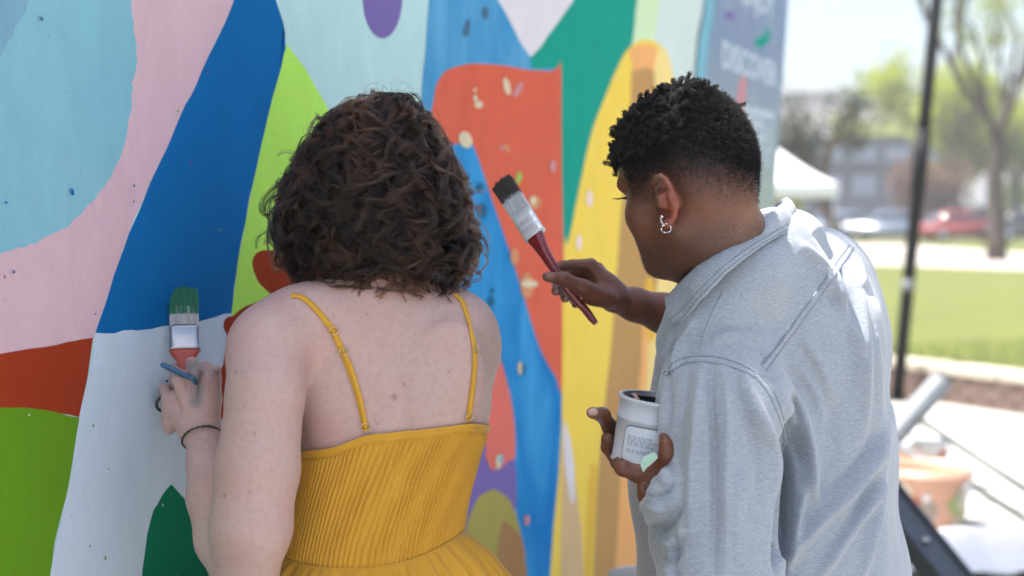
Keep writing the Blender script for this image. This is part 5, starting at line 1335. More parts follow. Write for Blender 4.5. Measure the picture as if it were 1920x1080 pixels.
# neck opening
S.chain([P(1285, 640, 1.99), P(1330, 580, 1.945), P(1392, 516, 1.955), P(1446, 474, 2.015), P(1484, 455, 2.085)], [.040, .050, .055, .052, .046], .03)
S.cone(P(1480, 845, 1.915), P(1470, 1100, 1.895), .010, .017, .008, 's')
VS, FS = surface(S, (.02, 1.72, .78), (.82, 2.62, 1.50), .003, 2)
u, v, dd = proj(VS); NS_ = vnormals(VS, FS)
FOLDS = [  # traced ridge or furrow, height in mm, width in picture units
    ([(1668, 770), (1645, 850), (1590, 925), (1530, 985), (1455, 1075)], 6.5, 15), ([(1660, 840), (1635, 930), (1585, 1005), (1530, 1090)], 6, 13), ([(1655, 900), (1640, 980), (1612, 1090)], 5, 11), ([(1650, 800), (1610, 880), (1560, 930)], -4, 14), ([(1645, 890), (1610, 960), (1560, 1030)], -5, 12),
    ([(1452, 700), (1495, 760), (1513, 830), (1522, 900), (1530, 950)], 8, 15), ([(1480, 790), (1500, 860), (1505, 930)], -6, 14), ([(1480, 662), (1530, 735), (1548, 800)], 3.5, 14), ([(1500, 620), (1540, 690), (1560, 760)], 3, 16), ([(1443, 712), (1478, 775), (1492, 812)], 4, 10), ([(1520, 700), (1560, 800), (1555, 900), (1500, 980)], -3, 24),
    ([(1335, 682), (1334, 740), (1338, 830), (1340, 950), (1335, 1080)], -4, 9), ([(1316, 688), (1308, 760), (1300, 880), (1296, 1000)], 3, 12), ([(1358, 690), (1364, 760), (1362, 900), (1360, 1080)], 3.2, 12), ([(1385, 700), (1420, 770), (1452, 850), (1460, 930)], 4.5, 15), ([(1372, 690), (1392, 760), (1420, 850), (1428, 960)], -3, 13), ([(1290, 700), (1276, 800), (1268, 920)], -2.5, 12), ([(1400, 880), (1380, 960), (1390, 1060)], 2.5, 16),
    ([(1476, 828), (1480, 880), (1474, 960), (1462, 1080)], -16, 12), ([(1490, 850), (1506, 900), (1490, 990), (1470, 1060)], 5, 13),
    ([(1612, 540), (1622, 640), (1620, 760), (1612, 830)], 3.4, 12), ([(1590, 560), (1598, 660), (1590, 760)], -2.5, 16), ([(1640, 620), (1648, 720), (1650, 800)], 2.5, 9),
    ([(1500, 455), (1540, 500), (1556, 545)], 5, 11), ([(1530, 430), (1560, 470), (1585, 520)], -4, 12), ([(1560, 500), (1575, 560), (1610, 640)], 5, 10), ([(1545, 540), (1580, 580), (1600, 620)], -3, 10), ([(1600, 480), (1620, 540)], 3, 9),
    ([(1330, 640), (1380, 625), (1430, 640)], 2.5, 14), ([(1370, 610), (1420, 650), (1440, 680)], -2, 12), ([(1440, 560), (1470, 610), (1465, 650)], 2, 16),
    ([(1213, 905), (1240, 900), (1262, 880)], 2.4, 7), ([(1210, 930), (1240, 930), (1270, 905)], -2.6, 6), ([(1212, 950), (1245, 955), (1282, 925)], 2.8, 8), ([(1218, 985), (1250, 990), (1285, 950)], -2.6, 7), ([(1226, 1010), (1262, 1020), (1285, 985)], 2.8, 9), ([(1236, 1050), (1265, 1050), (1280, 1010)], -2.6, 8), ([(1272, 1000), (1262, 1040), (1268, 1090)], -5, 7), ([(1244, 1085), (1262, 1060)], 2, 8),
    ([(1250, 690), (1243, 800), (1247, 900)], 3, 8), ([(1262, 640), (1250, 700), (1252, 790)], -3, 8), ([(1300, 600), (1275, 650), (1258, 700)], 4, 10),
]
near = NS_ @ FW < .25
disp = np.zeros(len(VS))
for pts, amp, wd in FOLDS:
    c = catmull(np.array(pts, float), 5); d_, t_ = polydist(u, v, c)
    disp += 2.8 * amp * .001 * np.exp(-(d_ / (wd * .8)) ** 2) * np.clip(np.sin(np.pi * np.clip(t_, .02, .98)), 0, 1) ** .6
g = np.random.default_rng(9)
for i in range(26):   # soft wandering creases
    k = g.normal(0, 1, 3); k /= np.linalg.norm(k); k[2] *= .35; fq = g.uniform(25, 120); disp += .028 / fq * np.sin((VS @ k) * fq + g.uniform(0, 6.3)) * np.sin((VS @ g.normal(0, 12, 3)) + g.uniform(0, 6.3))
VS = VS + NS_ * (disp * np.where(near, 1, .25))[:, None]
def chambray(name):
    m, t, b = mat_nodes(name); co = t.nodes.new('ShaderNodeTexCoord')
    def nz(scale, st, det=3.0):
        mp = t.nodes.new('ShaderNodeMapping'); mp.inputs['Scale'].default_value = st; mp.inputs['Rotation'].default_value = (0, R(-6), R(20)); t.links.new(co.outputs['Object'], mp.inputs[0]); n_ = N(t, 'ShaderNodeTexNoise', Scale=scale, Detail=det, Roughness=.6); t.links.new(mp.outputs[0], n_.inputs['Vector']); return n_
    a = nz(120, (1, 1, 10)); c = nz(260, (6, 6, 1)); d = nz(7, (1, 1, 1), 5)
    ad = N(t, 'ShaderNodeMath', operation='ADD'); t.links.new(a.outputs['Fac'], ad.inputs[0]); t.links.new(c.outputs['Fac'], ad.inputs[1])
    rp = t.nodes.new('ShaderNodeValToRGB'); rp.color_ramp.elements[0].position = .36; rp.color_ramp.elements[1].position = .66
    hf_ = N(t, 'ShaderNodeMath', operation='MULTIPLY'); hf_.inputs[1].default_value = .5; t.links.new(ad.outputs[0], hf_.inputs[0]); t.links.new(hf_.outputs[0], rp.inputs[0])
    rp.color_ramp.elements[0].color = (*alb('7A838D'), 1); rp.color_ramp.elements[1].color = (*alb('A8AEB5'), 1)
    mx = t.nodes.new('ShaderNodeMix'); mx.data_type = 'RGBA'; mx.blend_type = 'MULTIPLY'; mx.inputs[0].default_value = .35; t.links.new(rp.outputs['Color'], mx.inputs[6]); t.links.new(d.outputs['Color'], mx.inputs[7])
    m4 = t.nodes.new('ShaderNodeMix'); m4.data_type = 'RGBA'; m4.inputs[0].default_value = .0; t.links.new(rp.outputs['Color'], m4.inputs[6]); m4.inputs[7].default_value = (.3, .33, .38, 1)
    t.links.new(m4.outputs[2], b.inputs['Base Color']); b.inputs['Roughness'].default_value = .8; b.inputs['Specular IOR Level'].default_value = .25; b.inputs['Sheen Weight'].default_value = .3; b.inputs['Sheen Roughness'].default_value = .45
    bp = N(t, 'ShaderNodeBump', Strength=.2, Distance=.0005); t.links.new(hf_.outputs[0], bp.inputs['Height']); n5 = nz(38, (1, 1, 1.6), 4)
    b2 = N(t, 'ShaderNodeBump', Strength=.22, Distance=.003); t.links.new(n5.outputs['Fac'], b2.inputs['Height']); t.links.new(bp.outputs[0], b2.inputs['Normal']); t.links.new(b2.outputs[0], b.inputs['Normal'])
    return m
shirt_m = chambray('chambray_cotton'); thread = simple('seam_thread', tuple(alb('5F6A77')), .8)
shirt = mesh_obj('shirt', VS, FS, shirt_m, man)
bvh_s = tree_of(VS, FS)
def seam(pts, hw_=.0052, stitch=True, off=.0003):
    o, P3, NR = ribbon_on('seam', bvh_s, pts, hw_, off, shirt_m, shirt, .00035, 10, None, 1)
    if not stitch: return
    # two rows of stitches and their pucker, joined
    VV = []; FF = []; L = np.concatenate([[0], np.cumsum(np.linalg.norm(np.diff(P3, axis=0), axis=1))]); n = int(L[-1] / .0042)
    for i in range(n):
        s = i * .0042
        for side in (-1, 1):
            a = [np.interp(s, L, P3[:, k]) for k in range(3)]; b_ = [np.interp(s + .0026, L, P3[:, k]) for k in range(3)]; nr = np.array([np.interp(s, L, NR[:, k]) for k in range(3)])
            a, b_ = np.array(a), np.array(b_); t_ = b_ - a; sd = np.cross(t_ / (np.linalg.norm(t_) + 1e-9), nr); sh = sd * side * hw_ * .70 + nr * .0010
            q1, q2 = tube([a + sh, b_ + sh], .00048, 4); o_ = len(VV); VV += q1; FF += [tuple(k + o_ for k in f) for f in q2]
    st = mesh_obj('stitches', VV, FF, thread, shirt); tag(st, kind='stuff')
seam([(1432, 690), (1470, 640), (1508, 588), (1543, 540), (1572, 497), (1596, 462)], .0058)
seam([(1246, 704), (1262, 688), (1282, 678), (1305, 674), (1345, 676), (1385, 688), (1420, 706)], .0062); seam([(1418, 704), (1442, 732), (1460, 772), (1471, 812), (1474, 836)], .0062)
seam([(1312, 672), (1320, 630), (1338, 585), (1356, 548)], .0022, False)
# collar: stand, roll and fold-over leaf
def collar():
    topc = [(1250, 556, 1.945), (1272, 533, 1.915), (1308, 498, 1.885), (1360, 456, 1.880), (1420, 415, 1.925), (1460, 386, 1.985), (1474, 374, 2.04), (1468, 372, 2.09), (1440, 392, 2.12), (1400, 425, 2.13), (1350, 470, 2.12)]
    botc = [(1268, 612, 1.925), (1294, 590, 1.90), (1332, 545, 1.866), (1388, 492, 1.868), (1444, 452, 1.925), (1484, 428, 1.995), (1490, 412, 2.05), (1484, 404, 2.10), (1450, 420, 2.125), (1405, 450, 2.14), (1352, 500, 2.14)]
    T = catmull(np.array([P(*q_) for q_ in topc]), 10); B_ = catmull(np.array([P(*q_) for q_ in botc]), 10); n = len(T)
    axis = np.array([np.array(P(1385, 470, 2.0))] * n)
    V = []; F = []; prof = 14
    for i in range(n):
        t_ = T[min(i + 1, n - 1)] - T[max(i - 1, 0)]; t_ /= np.linalg.norm(t_); dn = B_[i] - T[i]; L = np.linalg.norm(dn); dn /= L
        out = np.cross(dn, t_); c = axis[i] - T[i]
        if out @ c > 0: out = -out
        out /= np.linalg.norm(out); rr_ = .0042
        wob = .0012 * math.sin(i * .55) + .0008 * math.sin(i * 1.3)
        sec = []
        sec.append(T[i] + dn * L * .90 - out * (rr_ * 1.7)); sec.append(T[i] + dn * L * .45 - out * (rr_ * 1.5)); sec.append(T[i] + dn * rr_ * 1.2 - out * rr_ * 1.2)
        for a in (150, 120, 90, 60, 30): sec.append(T[i] + dn * rr_ * (1 - math.sin(R(a))) + out * rr_ * math.cos(R(a)))
        for s in (.25, .5, .75, .93, 1.0): sec.append(T[i] + dn * L * s + out * (rr_ * (1.1 + .5 * math.sin(s * 3)) + wob * s))
        sec.append(B_[i] + out * (rr_ * .2 + wob) )
        V += sec
    for i in range(n - 1):
        for k in range(prof - 1): F.append((i * prof + k, i * prof + k + 1, (i + 1) * prof + k + 1, (i + 1) * prof + k))
    F.append(tuple(range(prof))); F.append(tuple((n - 1) * prof + k for k in range(prof - 1, -1, -1)))
    co_ = mesh_obj('collar', V, F, shirt_m, shirt)
    VV = []; FF = []
    def row(getp, cnt):
        for i in range(cnt):
            a, b_ = getp(i / cnt), getp((i + .6) / cnt); q1, q2 = tube([a, b_], .00042, 4); o_ = len(VV); VV.extend(q1); FF.extend([tuple(k + o_ for k in f) for f in q2])
    Vn = np.array([list(x) for x in V]).reshape(n, prof, 3)
    def at(t, k, l_=.0006):
        x = t * (n - 1) * .62; i = int(x); f_ = x - i; p = Vn[i, k] * (1 - f_) + Vn[min(i + 1, n - 1), k] * f_; c = p - axis[0]; return p + c / np.linalg.norm(c) * l_
    row(lambda t: at(t, 10), 70); row(lambda t: at(t, 11), 70)
    st = mesh_obj('stitches', VV, FF, thread, shirt); tag(st, kind='stuff')
collar()
# front edge of the shirt with its button band, seen past the collar tip
V = []; F = []
for i, (x, y, d) in enumerate(catmull([(1290, 560, 1.95), (1272, 600, 1.94), (1256, 635, 1.935), (1246, 668, 1.94), (1244, 705, 1.945)], 6)):
    for dx, dz in ((-6, .004), (8, -.006), (22, -.004), (22, .012), (-4, .012)): V.append(P(x + dx, y, d + dz))
n = len(V) // 5
for i in range(n - 1):
    for k in range(5): F.append((i * 5 + k, i * 5 + (k + 1) % 5, (i + 1) * 5 + (k + 1) % 5, (i + 1) * 5 + k))
mesh_obj('button_band', V, F, shirt_m, shirt)
# trousers, hidden below the frame but there
T_ = Sdf(); T_.cone(P(1400, 1235, 2.10), P(1560, 1235, 2.14), .105, .105, .05)
for sx, xx in ((-1, 1420), (1, 1540)):
    hp = P(xx, 1300, 2.12); ft = np.array([hp[0] + .02 * sx, hp[1] - .02 * sx, .10]); T_.cone(hp, ft, .098, .068, .03)
VT_, FT_ = surface(T_, (.1, 1.80, .05), (.75, 2.5, 1.02), .008, 2); mesh_obj('trousers', VT_, FT_, simple('dark_denim', (.03, .035, .05), .8), man)
# ------------------------------------------------------------------ brushes
red_w = simple('red_lacquer', tuple(alb('A8402C')), .35, noise=.1, scale=60); tin_m = simple('ferrule_steel', (.36, .38, .40), .32, metal=.85, noise=.15, scale=60)
dred = simple('dark_red_lacquer', tuple(alb('7A2222')), .22, noise=.1, scale=60, **{'Coat Weight': .6}); bris = simple('bristle', tuple(alb('C9C0B0')), .8)
def brush_frame(tail, tip, wide):
    ax = np.array(tip) - np.array(tail); L = np.linalg.norm(ax); ax /= L; wd = np.array(wide, float); wd -= ax * (wd @ ax); wd /= np.linalg.norm(wd); th = np.cross(ax, wd); return ax, wd, th, L
def slab_loft(name, secs, ax, wd, th, o0, mat, parent, n=20, e=.45):
    """sections (distance along axis, half width, half thickness, shift across, shift in thickness) with rounded-rectangle outlines"""
    V = []; F = []
    for s, hw_, ht, sw, st in secs:
        for k in range(n):
            a = 2 * math.pi * k / n; c, s_ = math.cos(a), math.sin(a); V.append(o0 + ax * s + wd * (sw + hw_ * math.copysign(abs(c) ** e, c)) + th * (st + ht * math.copysign(abs(s_) ** e, s_)))
    m = len(secs)
    for i in range(m - 1):
        for k in range(n): F.append((i * n + k, i * n + (k + 1) % n, (i + 1) * n + (k + 1) % n, (i + 1) * n + k))
    F.append(tuple(range(n - 1, -1, -1))); F.append(tuple((m - 1) * n + k for k in range(n))); return mesh_obj(name, V, F, mat, parent)
def hair_of(name, o0, ax, wd, th, s0, s1, hw_, ht, n, mats, parent, seed, splay=.08, bend=0.0, tipc=None):
    g = np.random.default_rng(seed); L1 = []; R1 = []; L2 = []; R2 = []
    for i in range(n):
        a, b_ = g.uniform(-1, 1), g.uniform(-1, 1); ln = (s1 - s0) * g.uniform(.86, 1.03) * (1 - .07 * a * a); t = np.linspace(0, 1, 7)
        clump = .12 * math.sin(a * 9 + seed)
        p = o0 + ax * (s0 + ln * t)[:, None] + wd * (a * hw_ * (1 + splay * t) + clump * hw_ * t ** 2 * .5 + g.normal(0, .02) * hw_ * t)[:, None] + th * (b_ * ht * (1 - .35 * t) + bend * t ** 2)[:, None]
        k = int(7 * tipc) if tipc else 7
        L1.append(p[:max(k, 2)]); R1.append(np.full(max(k, 2), .00032))
        if tipc: L2.append(p[max(k, 2) - 1:]); R2.append(np.full(7 - max(k, 2) + 1, .00034))
    o = strands(name, L1, R1, mats[0], parent)
    if tipc: strands('bristle_tips', L2, R2, mats[1], o)
    return o
# flat brush against the wall
tipP = np.array(wp(*wallhit(334, 545), .010)); tail = np.array(P(347, 692, 2.060)); ax, wd, th, L = brush_frame(tail, tipP, (1, .25, 0))
fb = empty('paintbrush', tail, 'flat paintbrush with red neck and green tipped bristles touching the mural', 'paintbrush', 'paintbrushes in use')
def s_of(py):   # distance along the brush that lands on picture row py
    q_ = np.array([tail + ax * s for s in np.linspace(-.05, L * 1.1, 200)]); return float(np.interp(-py, -proj(q_)[1], np.linspace(-.05, L * 1.1, 200)))
sF0, sF1, sB, sT = s_of(656), s_of(612), s_of(612), s_of(540)
slab_loft('handle', [(-.075, .006, .004, 0, .058), (-.03, .0075, .005, 0, .020), (s_of(690), .0085, .0055, 0, 0), (s_of(676), .0125, .0060, 0, 0), (s_of(664), .0195, .0066, 0, 0), (sF0, .0222, .0068, 0, 0)], ax, wd, th, tail, red_w, fb)
fo = slab_loft('ferrule', [(sF0 - .001, .0228, .0074, 0, 0), (sF0 + .001, .0232, .0078, 0, 0), (sF0 + .003, .0226, .0072, 0, 0), ((sF0 + sF1) / 2, .0222, .0070, 0, 0), (sF1 - .006, .0215, .0068, 0, 0), (sF1 - .005, .0222, .0074, 0, 0), (sF1 - .003, .0222, .0074, 0, 0), (sF1 - .002, .0212, .0066, 0, 0), (sF1, .0212, .0066, 0, 0)], ax, wd, th, tail, tin_m, fb)
hair_of('bristles', tail, ax, wd, th, sB - .002, sT, .0205, .0058, 1500, [simple('pale_bristle', tuple(alb('B5B1AE')), .8), simple('green_wet_bristle', tuple(alb('1F6B4B')), .5, noise=.5, scale=300)], fb, 3, .02, .0, .55)
slab_loft('bristle_core', [(sB - .002, .019, .005, 0, 0), (sB + (sT - sB) * .5, .019, .0042, 0, 0)], ax, wd, th, tail, simple('bristle_heart', tuple(alb('9A9690')), .85), fb)
# thin blue-stained handle tucked between the knuckles
a_, b_ = np.array(P(302, 683, 2.020)), np.array(P(364, 712, 2.012)); th2 = empty('thin_paintbrush', a_, 'thin blue stained brush handle tucked across the knuckles of the hand with the bracelet', 'paintbrush', 'paintbrushes in use')
c_ = catmull([a_, a_ * .66 + b_ * .34 + np.array([0, 0, .0005]), a_ * .3 + b_ * .7, b_, np.array(P(369, 730, 2.03))], 6); V, F = tube(c_, list(np.interp(np.linspace(0, 1, len(c_)), [0, .08, .3, .8, 1], [.0024, .0042, .0046, .0036, .0026])), 10); mesh_obj('handle', V, F, simple('blue_stain', tuple(alb('2C5A78')), .4, noise=.5, scale=60), th2)
# the raised brush
hp_ = [P(1117, 606, 2.215), P(1108, 595, 2.220), P(1095, 578, 2.226), P(1068, 548, 2.228), P(1045, 512, 2.228), P(1022, 476, 2.232), P(1008, 452, 2.238), P(1000, 438, 2.242)]
rb = empty('paintbrush', hp_[3], 'paintbrush with dark red curved handle and black tipped bristles raised in a hand', 'paintbrush', 'paintbrushes in use')
tip2 = np.array(P(941, 341, 2.29)); fer0 = np.array(P(1003, 441, 2.242)); ax, wd, th, L = brush_frame(fer0, tip2, RT * .84 + UP * .55 + FW * -.28)
hw_l = [.0045, .0062, .0066, .0072, .0080, .0095, .0135, .0165]; V = []; F = []; cpts = catmull(np.array(hp_), 6); hw_c = np.interp(np.linspace(0, 7, len(cpts)), range(8), hw_l); n = 14
for i, p in enumerate(cpts):
    t_ = cpts[min(i + 1, len(cpts) - 1)] - cpts[max(i - 1, 0)]; t_ /= np.linalg.norm(t_); w_ = wd - t_ * (wd @ t_); w_ /= np.linalg.norm(w_); o_ = np.cross(t_, w_)
    for k in range(n): a = 2 * math.pi * k / n; V.append(p + w_ * hw_c[i] * math.cos(a) + o_ * min(.0062, hw_c[i] * .9) * math.sin(a))
for i in range(len(cpts) - 1):
    for k in range(n): F.append((i * n + k, i * n + (k + 1) % n, (i + 1) * n + (k + 1) % n, (i + 1) * n + k))
F.append(tuple(range(n - 1, -1, -1))); F.append(tuple((len(cpts) - 1) * n + k for k in range(n))); mesh_obj('handle', V, F, dred, rb)
sl_ = L * .40
slab_loft('ferrule', [(-.002, .0185, .0085, 0, 0), (.001, .0188, .0088, 0, 0), (.004, .0182, .0080, 0, 0), (sl_ * .33, .018, .0078, 0, 0), (sl_ * .36, .0186, .0084, 0, 0), (sl_ * .40, .018, .0078, 0, 0), (sl_ * .62, .018, .0078, 0, 0), (sl_ * .65, .0186, .0084, 0, 0), (sl_ * .69, .018, .0078, 0, 0), (sl_, .0178, .0076, 0, 0)], ax, wd, th, fer0, simple('bright_ferrule', (.75, .77, .79), .38, metal=.55), rb)
hair_of('bristles', fer0, ax, wd, th, sl_ - .002, L * 1.03, .0172, .0070, 1500, [simple('white_bristle', tuple(alb('C4C8C8')), .8), simple('black_wet_bristle', tuple(alb('35322E')), .5, noise=.6, scale=300)], rb, 8, .10, 0, .62)
slab_loft('bristle_core', [(sl_ - .002, .016, .006, 0, 0), (sl_ + (L - sl_) * .55, .0165, .005, 0, 0)], ax, wd, th, fer0, simple('white_bristle_heart', tuple(alb('AEB2B2')), .85), rb)

# ------------------------------------------------------------------ the tin in the left hand
def paint_tin():
    top = np.array(P(1227, 744, 1.945)); bot = np.array(P(1210, 868, 1.945)); axz = (top - bot); Hh = np.linalg.norm(axz); axz /= Hh
    tilt = np.array([0, -.10, 0]); axz = axz + tilt; axz /= np.linalg.norm(axz); q_ = Vector(axz).to_track_quat('Z', 'Y').to_matrix(); Rr = .0485
    r = empty('paint_tin', bot, 'small open grey white paint tin with a dark inside held against the shirt front', 'paint tin')
    steel = simple('tin_steel', (.25, .26, .27), .35, metal=.6, noise=.15, scale=40); pw = simple('smeared_white_paint', tuple(alb('B4B9C0')), .35, noise=.16, scale=35, bump=.3, bscale=120)
    def L_(name, prof, m, n=48, par=r): V, F = lathe(prof, n, bot, q_); return mesh_obj(name, V, F, m, par)
    L_('body', [(.001, 0), (Rr - .002, 0), (Rr, .0015), (Rr, .004), (Rr - .0015, .006), (Rr - .0012, Hh * .66), (Rr + .0006, Hh * .68), (Rr - .0012, Hh * .70), (Rr - .001, Hh - .006), (Rr + .0012, Hh - .004), (Rr + .0016, Hh - .001), (Rr + .0004, Hh + .0005), (Rr - .003, Hh)], pw)
    L_('rim', [(Rr - .003, Hh), (Rr - .0045, Hh + .0004), (Rr - .0055, Hh - .001), (Rr - .0055, Hh - .004), (Rr - .008, Hh - .0045), (Rr - .008, Hh - .007), (Rr - .003, Hh - .009)], steel)
    L_('inside', [(Rr - .0025, Hh - .009), (Rr - .0025, Hh * .45), (.001, Hh * .45)], simple('dark_wet_paint', (.012, .014, .016), .12, spec=.8))
    # label panel wrapped on the side
    V = []; F = []; na, nz_ = 16, 14; a0, a1 = R(150), R(217); z0, z1 = Hh * .06, Hh * .62
    def lab(rr_, inset, nm, m):
        V = []; F = []
        for j in range(nz_ + 1):
            vv_ = j / nz_; cx_ = 0
            for i in range(na + 1):
                uu = i / na; rx = .16; ry = .14; x = uu; y = vv_
                # round the corners
                ex = max(0, abs(y - .5) - (.5 - ry)) / ry; sh = rx * (1 - math.sqrt(max(0, 1 - ex * ex))); x = sh + (1 - 2 * sh) * uu
                x = inset + x * (1 - 2 * inset); y = inset + y * (1 - 2 * inset); a = a0 + (a1 - a0) * x
                V.append(Vector(bot) + q_ @ Vector((rr_ * math.cos(a), rr_ * math.sin(a), z0 + (z1 - z0) * y)))
        for j in range(nz_):
            for i in range(na): F.append((j * (na + 1) + i, j * (na + 1) + i + 1, (j + 1) * (na + 1) + i + 1, (j + 1) * (na + 1) + i))
        return mesh_obj(nm, V, F, m, r)
    lab(Rr + .0001, 0, 'label_border', simple('label_line', tuple(alb('5E646C')), .5)); lab(Rr + .0005, .025, 'label', simple('label_paper', tuple(alb('BCC3CB')), .45, noise=.08, scale=60))
    ink_ = simple('label_print', tuple(alb('8C929A')), .6); VV = []; FF = []; g = np.random.default_rng(6)
    for ln in range(7):
        zc = z1 - (z1 - z0) * (.30 + .055 * ln + (.08 if ln > 4 else 0)); x = .12
        while x < .62 + .1 * (ln % 3):
            wdt = g.uniform(.05, .14); pts = [Vector(bot) + q_ @ Vector(((Rr + .0008) * math.cos(a0 + (a1 - a0) * xx), (Rr + .0008) * math.sin(a0 + (a1 - a0) * xx), zc + dz)) for xx, dz in ((x, 0), (x + wdt, 0), (x + wdt, .0014), (x, .0014))]
            o_ = len(VV); VV += pts; FF.append((o_, o_ + 1, o_ + 2, o_ + 3)); x += wdt + .03
    pr = mesh_obj('print', VV, FF, ink_, r, False); tag(pr, kind='stuff')
    # grey runs of paint down the side
    for a_d, z_a, ln_, wd_ in ((285, .95, .55, .006), (300, .98, .75, .010), (312, .9, .6, .008), (262, .70, .12, .003)):
        V = []; F = []; n = 12
        for i in range(n + 1):
            t = i / n; z = Hh * z_a - Hh * ln_ * t; hw2 = wd_ * (.35 + .65 * math.sin(math.pi * min(1, t * .8 + .2)))
            for k, s in enumerate((-1, -.5, .5, 1)):
                a = R(a_d) + s * hw2 / Rr; rr_ = Rr + (.0002 if k in (0, 3) else .0013); V.append(Vector(bot) + q_ @ Vector((rr_ * math.cos(a), rr_ * math.sin(a), z)))
        for i in range(n):
            for k in range(3): F.append((i * 4 + k, i * 4 + k + 1, (i + 1) * 4 + k + 1, (i + 1) * 4 + k))
        mesh_obj('paint_run', V, F, simple('grey_paint_run', tuple(alb('777B82')), .3, noise=.2), r)
    # stirring stick leaning inside
    st = empty('stir_stick', top, 'flat wooden stir stick lying inside the open paint tin', 'stir stick')
    a_, b_ = Vector(bot) + q_ @ Vector((.012, -.012, Hh * .46)), Vector(bot) + q_ @ Vector((.020, .036, Hh - .003)); bm = bmesh.new(); add_box(bm, (a_ + b_) / 2, (.010, .002, (b_ - a_).length), frame_from(a_, b_), .0006); bm_obj('blade', bm, simple('stick_wood', tuple(alb('D0A890')), .7), st)
paint_tin()
# mint painted chip pressed against the tin by the palm
mp_ = [(1201, 872), (1203, 862), (1210, 854), (1222, 849), (1228, 848), (1234, 858), (1224, 868), (1212, 878), (1206, 886)]
V = [P(x, y, 1.872 + (x - 1200) * -.0002) for x, y in mp_] + [P(x, y, 1.876 + (x - 1200) * -.0002) for x, y in mp_]; k = len(mp_)
chip = mesh_obj('paint_chip', V, [tuple(range(k))[::-1], tuple(range(k, 2 * k))] + [(i, (i + 1) % k, k + (i + 1) % k, k + i) for i in range(k)], simple('mint_paint', tuple(alb('A9CBB4')), .5, noise=.25, scale=120, bump=.4), None, False)
tag(chip, 'mint green paint chip held against the lower edge of the paint tin', 'paint chip')
wb = np.array(P(1209, 914, 1.875)); wbo = empty('wrist_ring', wb, 'small silver bangle end showing at the wrist under the paint tin', 'bangle')
V, F = tube([wb + RT * .0038 * math.cos(a) + UP * .0062 * math.sin(a) for a in np.linspace(0, 2 * math.pi, 21)], .0007, 6, cap=False); mesh_obj('loop', V, F, simple('dull_silver', (.2, .2, .21), .35, metal=.9), wbo)

# ------------------------------------------------------------------ white moulded chair by the wall, only its back shows
def chair():
    c = np.array(P(1172, 1056, 2.95)); zt_ = c[2]; r = empty('plastic_chair', (c[0], c[1] + .2, 0), 'white moulded plastic chair standing by the wall, only the top of its back in view', 'chair'); pl = simple('white_plastic', (.72, .73, .74), .35, noise=.03)
    cx, cy = c[0] + .13, c[1]; yaw = Matrix.Rotation(R(-25), 3, 'Z')
    def T(p): q_ = yaw @ Vector(p); return (q_.x + cx, q_.y + cy, q_.z)
    V = []; F = []; nx, nz_ = 16, 14; zs = .42
    for j in range(nz_ + 1):
        for i in range(nx + 1):
            u_ = i / nx * 2 - 1; w_ = j / nz_; half = .20 * (1 - .16 * w_ ** 2); zz = zs + (zt_ - zs) * w_ * (1 - .10 * abs(u_) ** 3.0 * w_); V.append(T((u_ * half, .05 * u_ * u_ - .02 + -.05 * w_, zz)))
    n1 = len(V); V += [(v_[0] + .004, v_[1] + .014, v_[2]) for v_ in V]
    W1 = nx + 1
    for j in range(nz_):
        for i in range(nx): a = j * W1 + i; F += [(a, a + 1, a + W1 + 1, a + W1), (n1 + a, n1 + a + W1, n1 + a + W1 + 1, n1 + a + 1)]
    for i in range(nx): F += [(nz_ * W1 + i, nz_ * W1 + i + 1, n1 + nz_ * W1 + i + 1, n1 + nz_ * W1 + i), (i, n1 + i, n1 + i + 1, i + 1)]
    for j in range(nz_): F += [(j * W1, (j + 1) * W1, n1 + (j + 1) * W1, n1 + j * W1), (j * W1 + nx, n1 + j * W1 + nx, n1 + (j + 1) * W1 + nx, (j + 1) * W1 + nx)]
    mesh_obj('backrest', V, F, pl, r)
    bm = bmesh.new(); add_box(bm, T((0, .20, .42)), (.42, .42, .03), yaw, .012); bm_obj('seat', bm, pl, r)
    for x in (-.18, .18):
        for y in (.02, .38): V, F = tube([T((x, y, .42)), T((x * 1.12, y + (y - .2) * .15, 0))], [.022, .016], 10); mesh_obj('leg', V, F, pl, r)
chair()

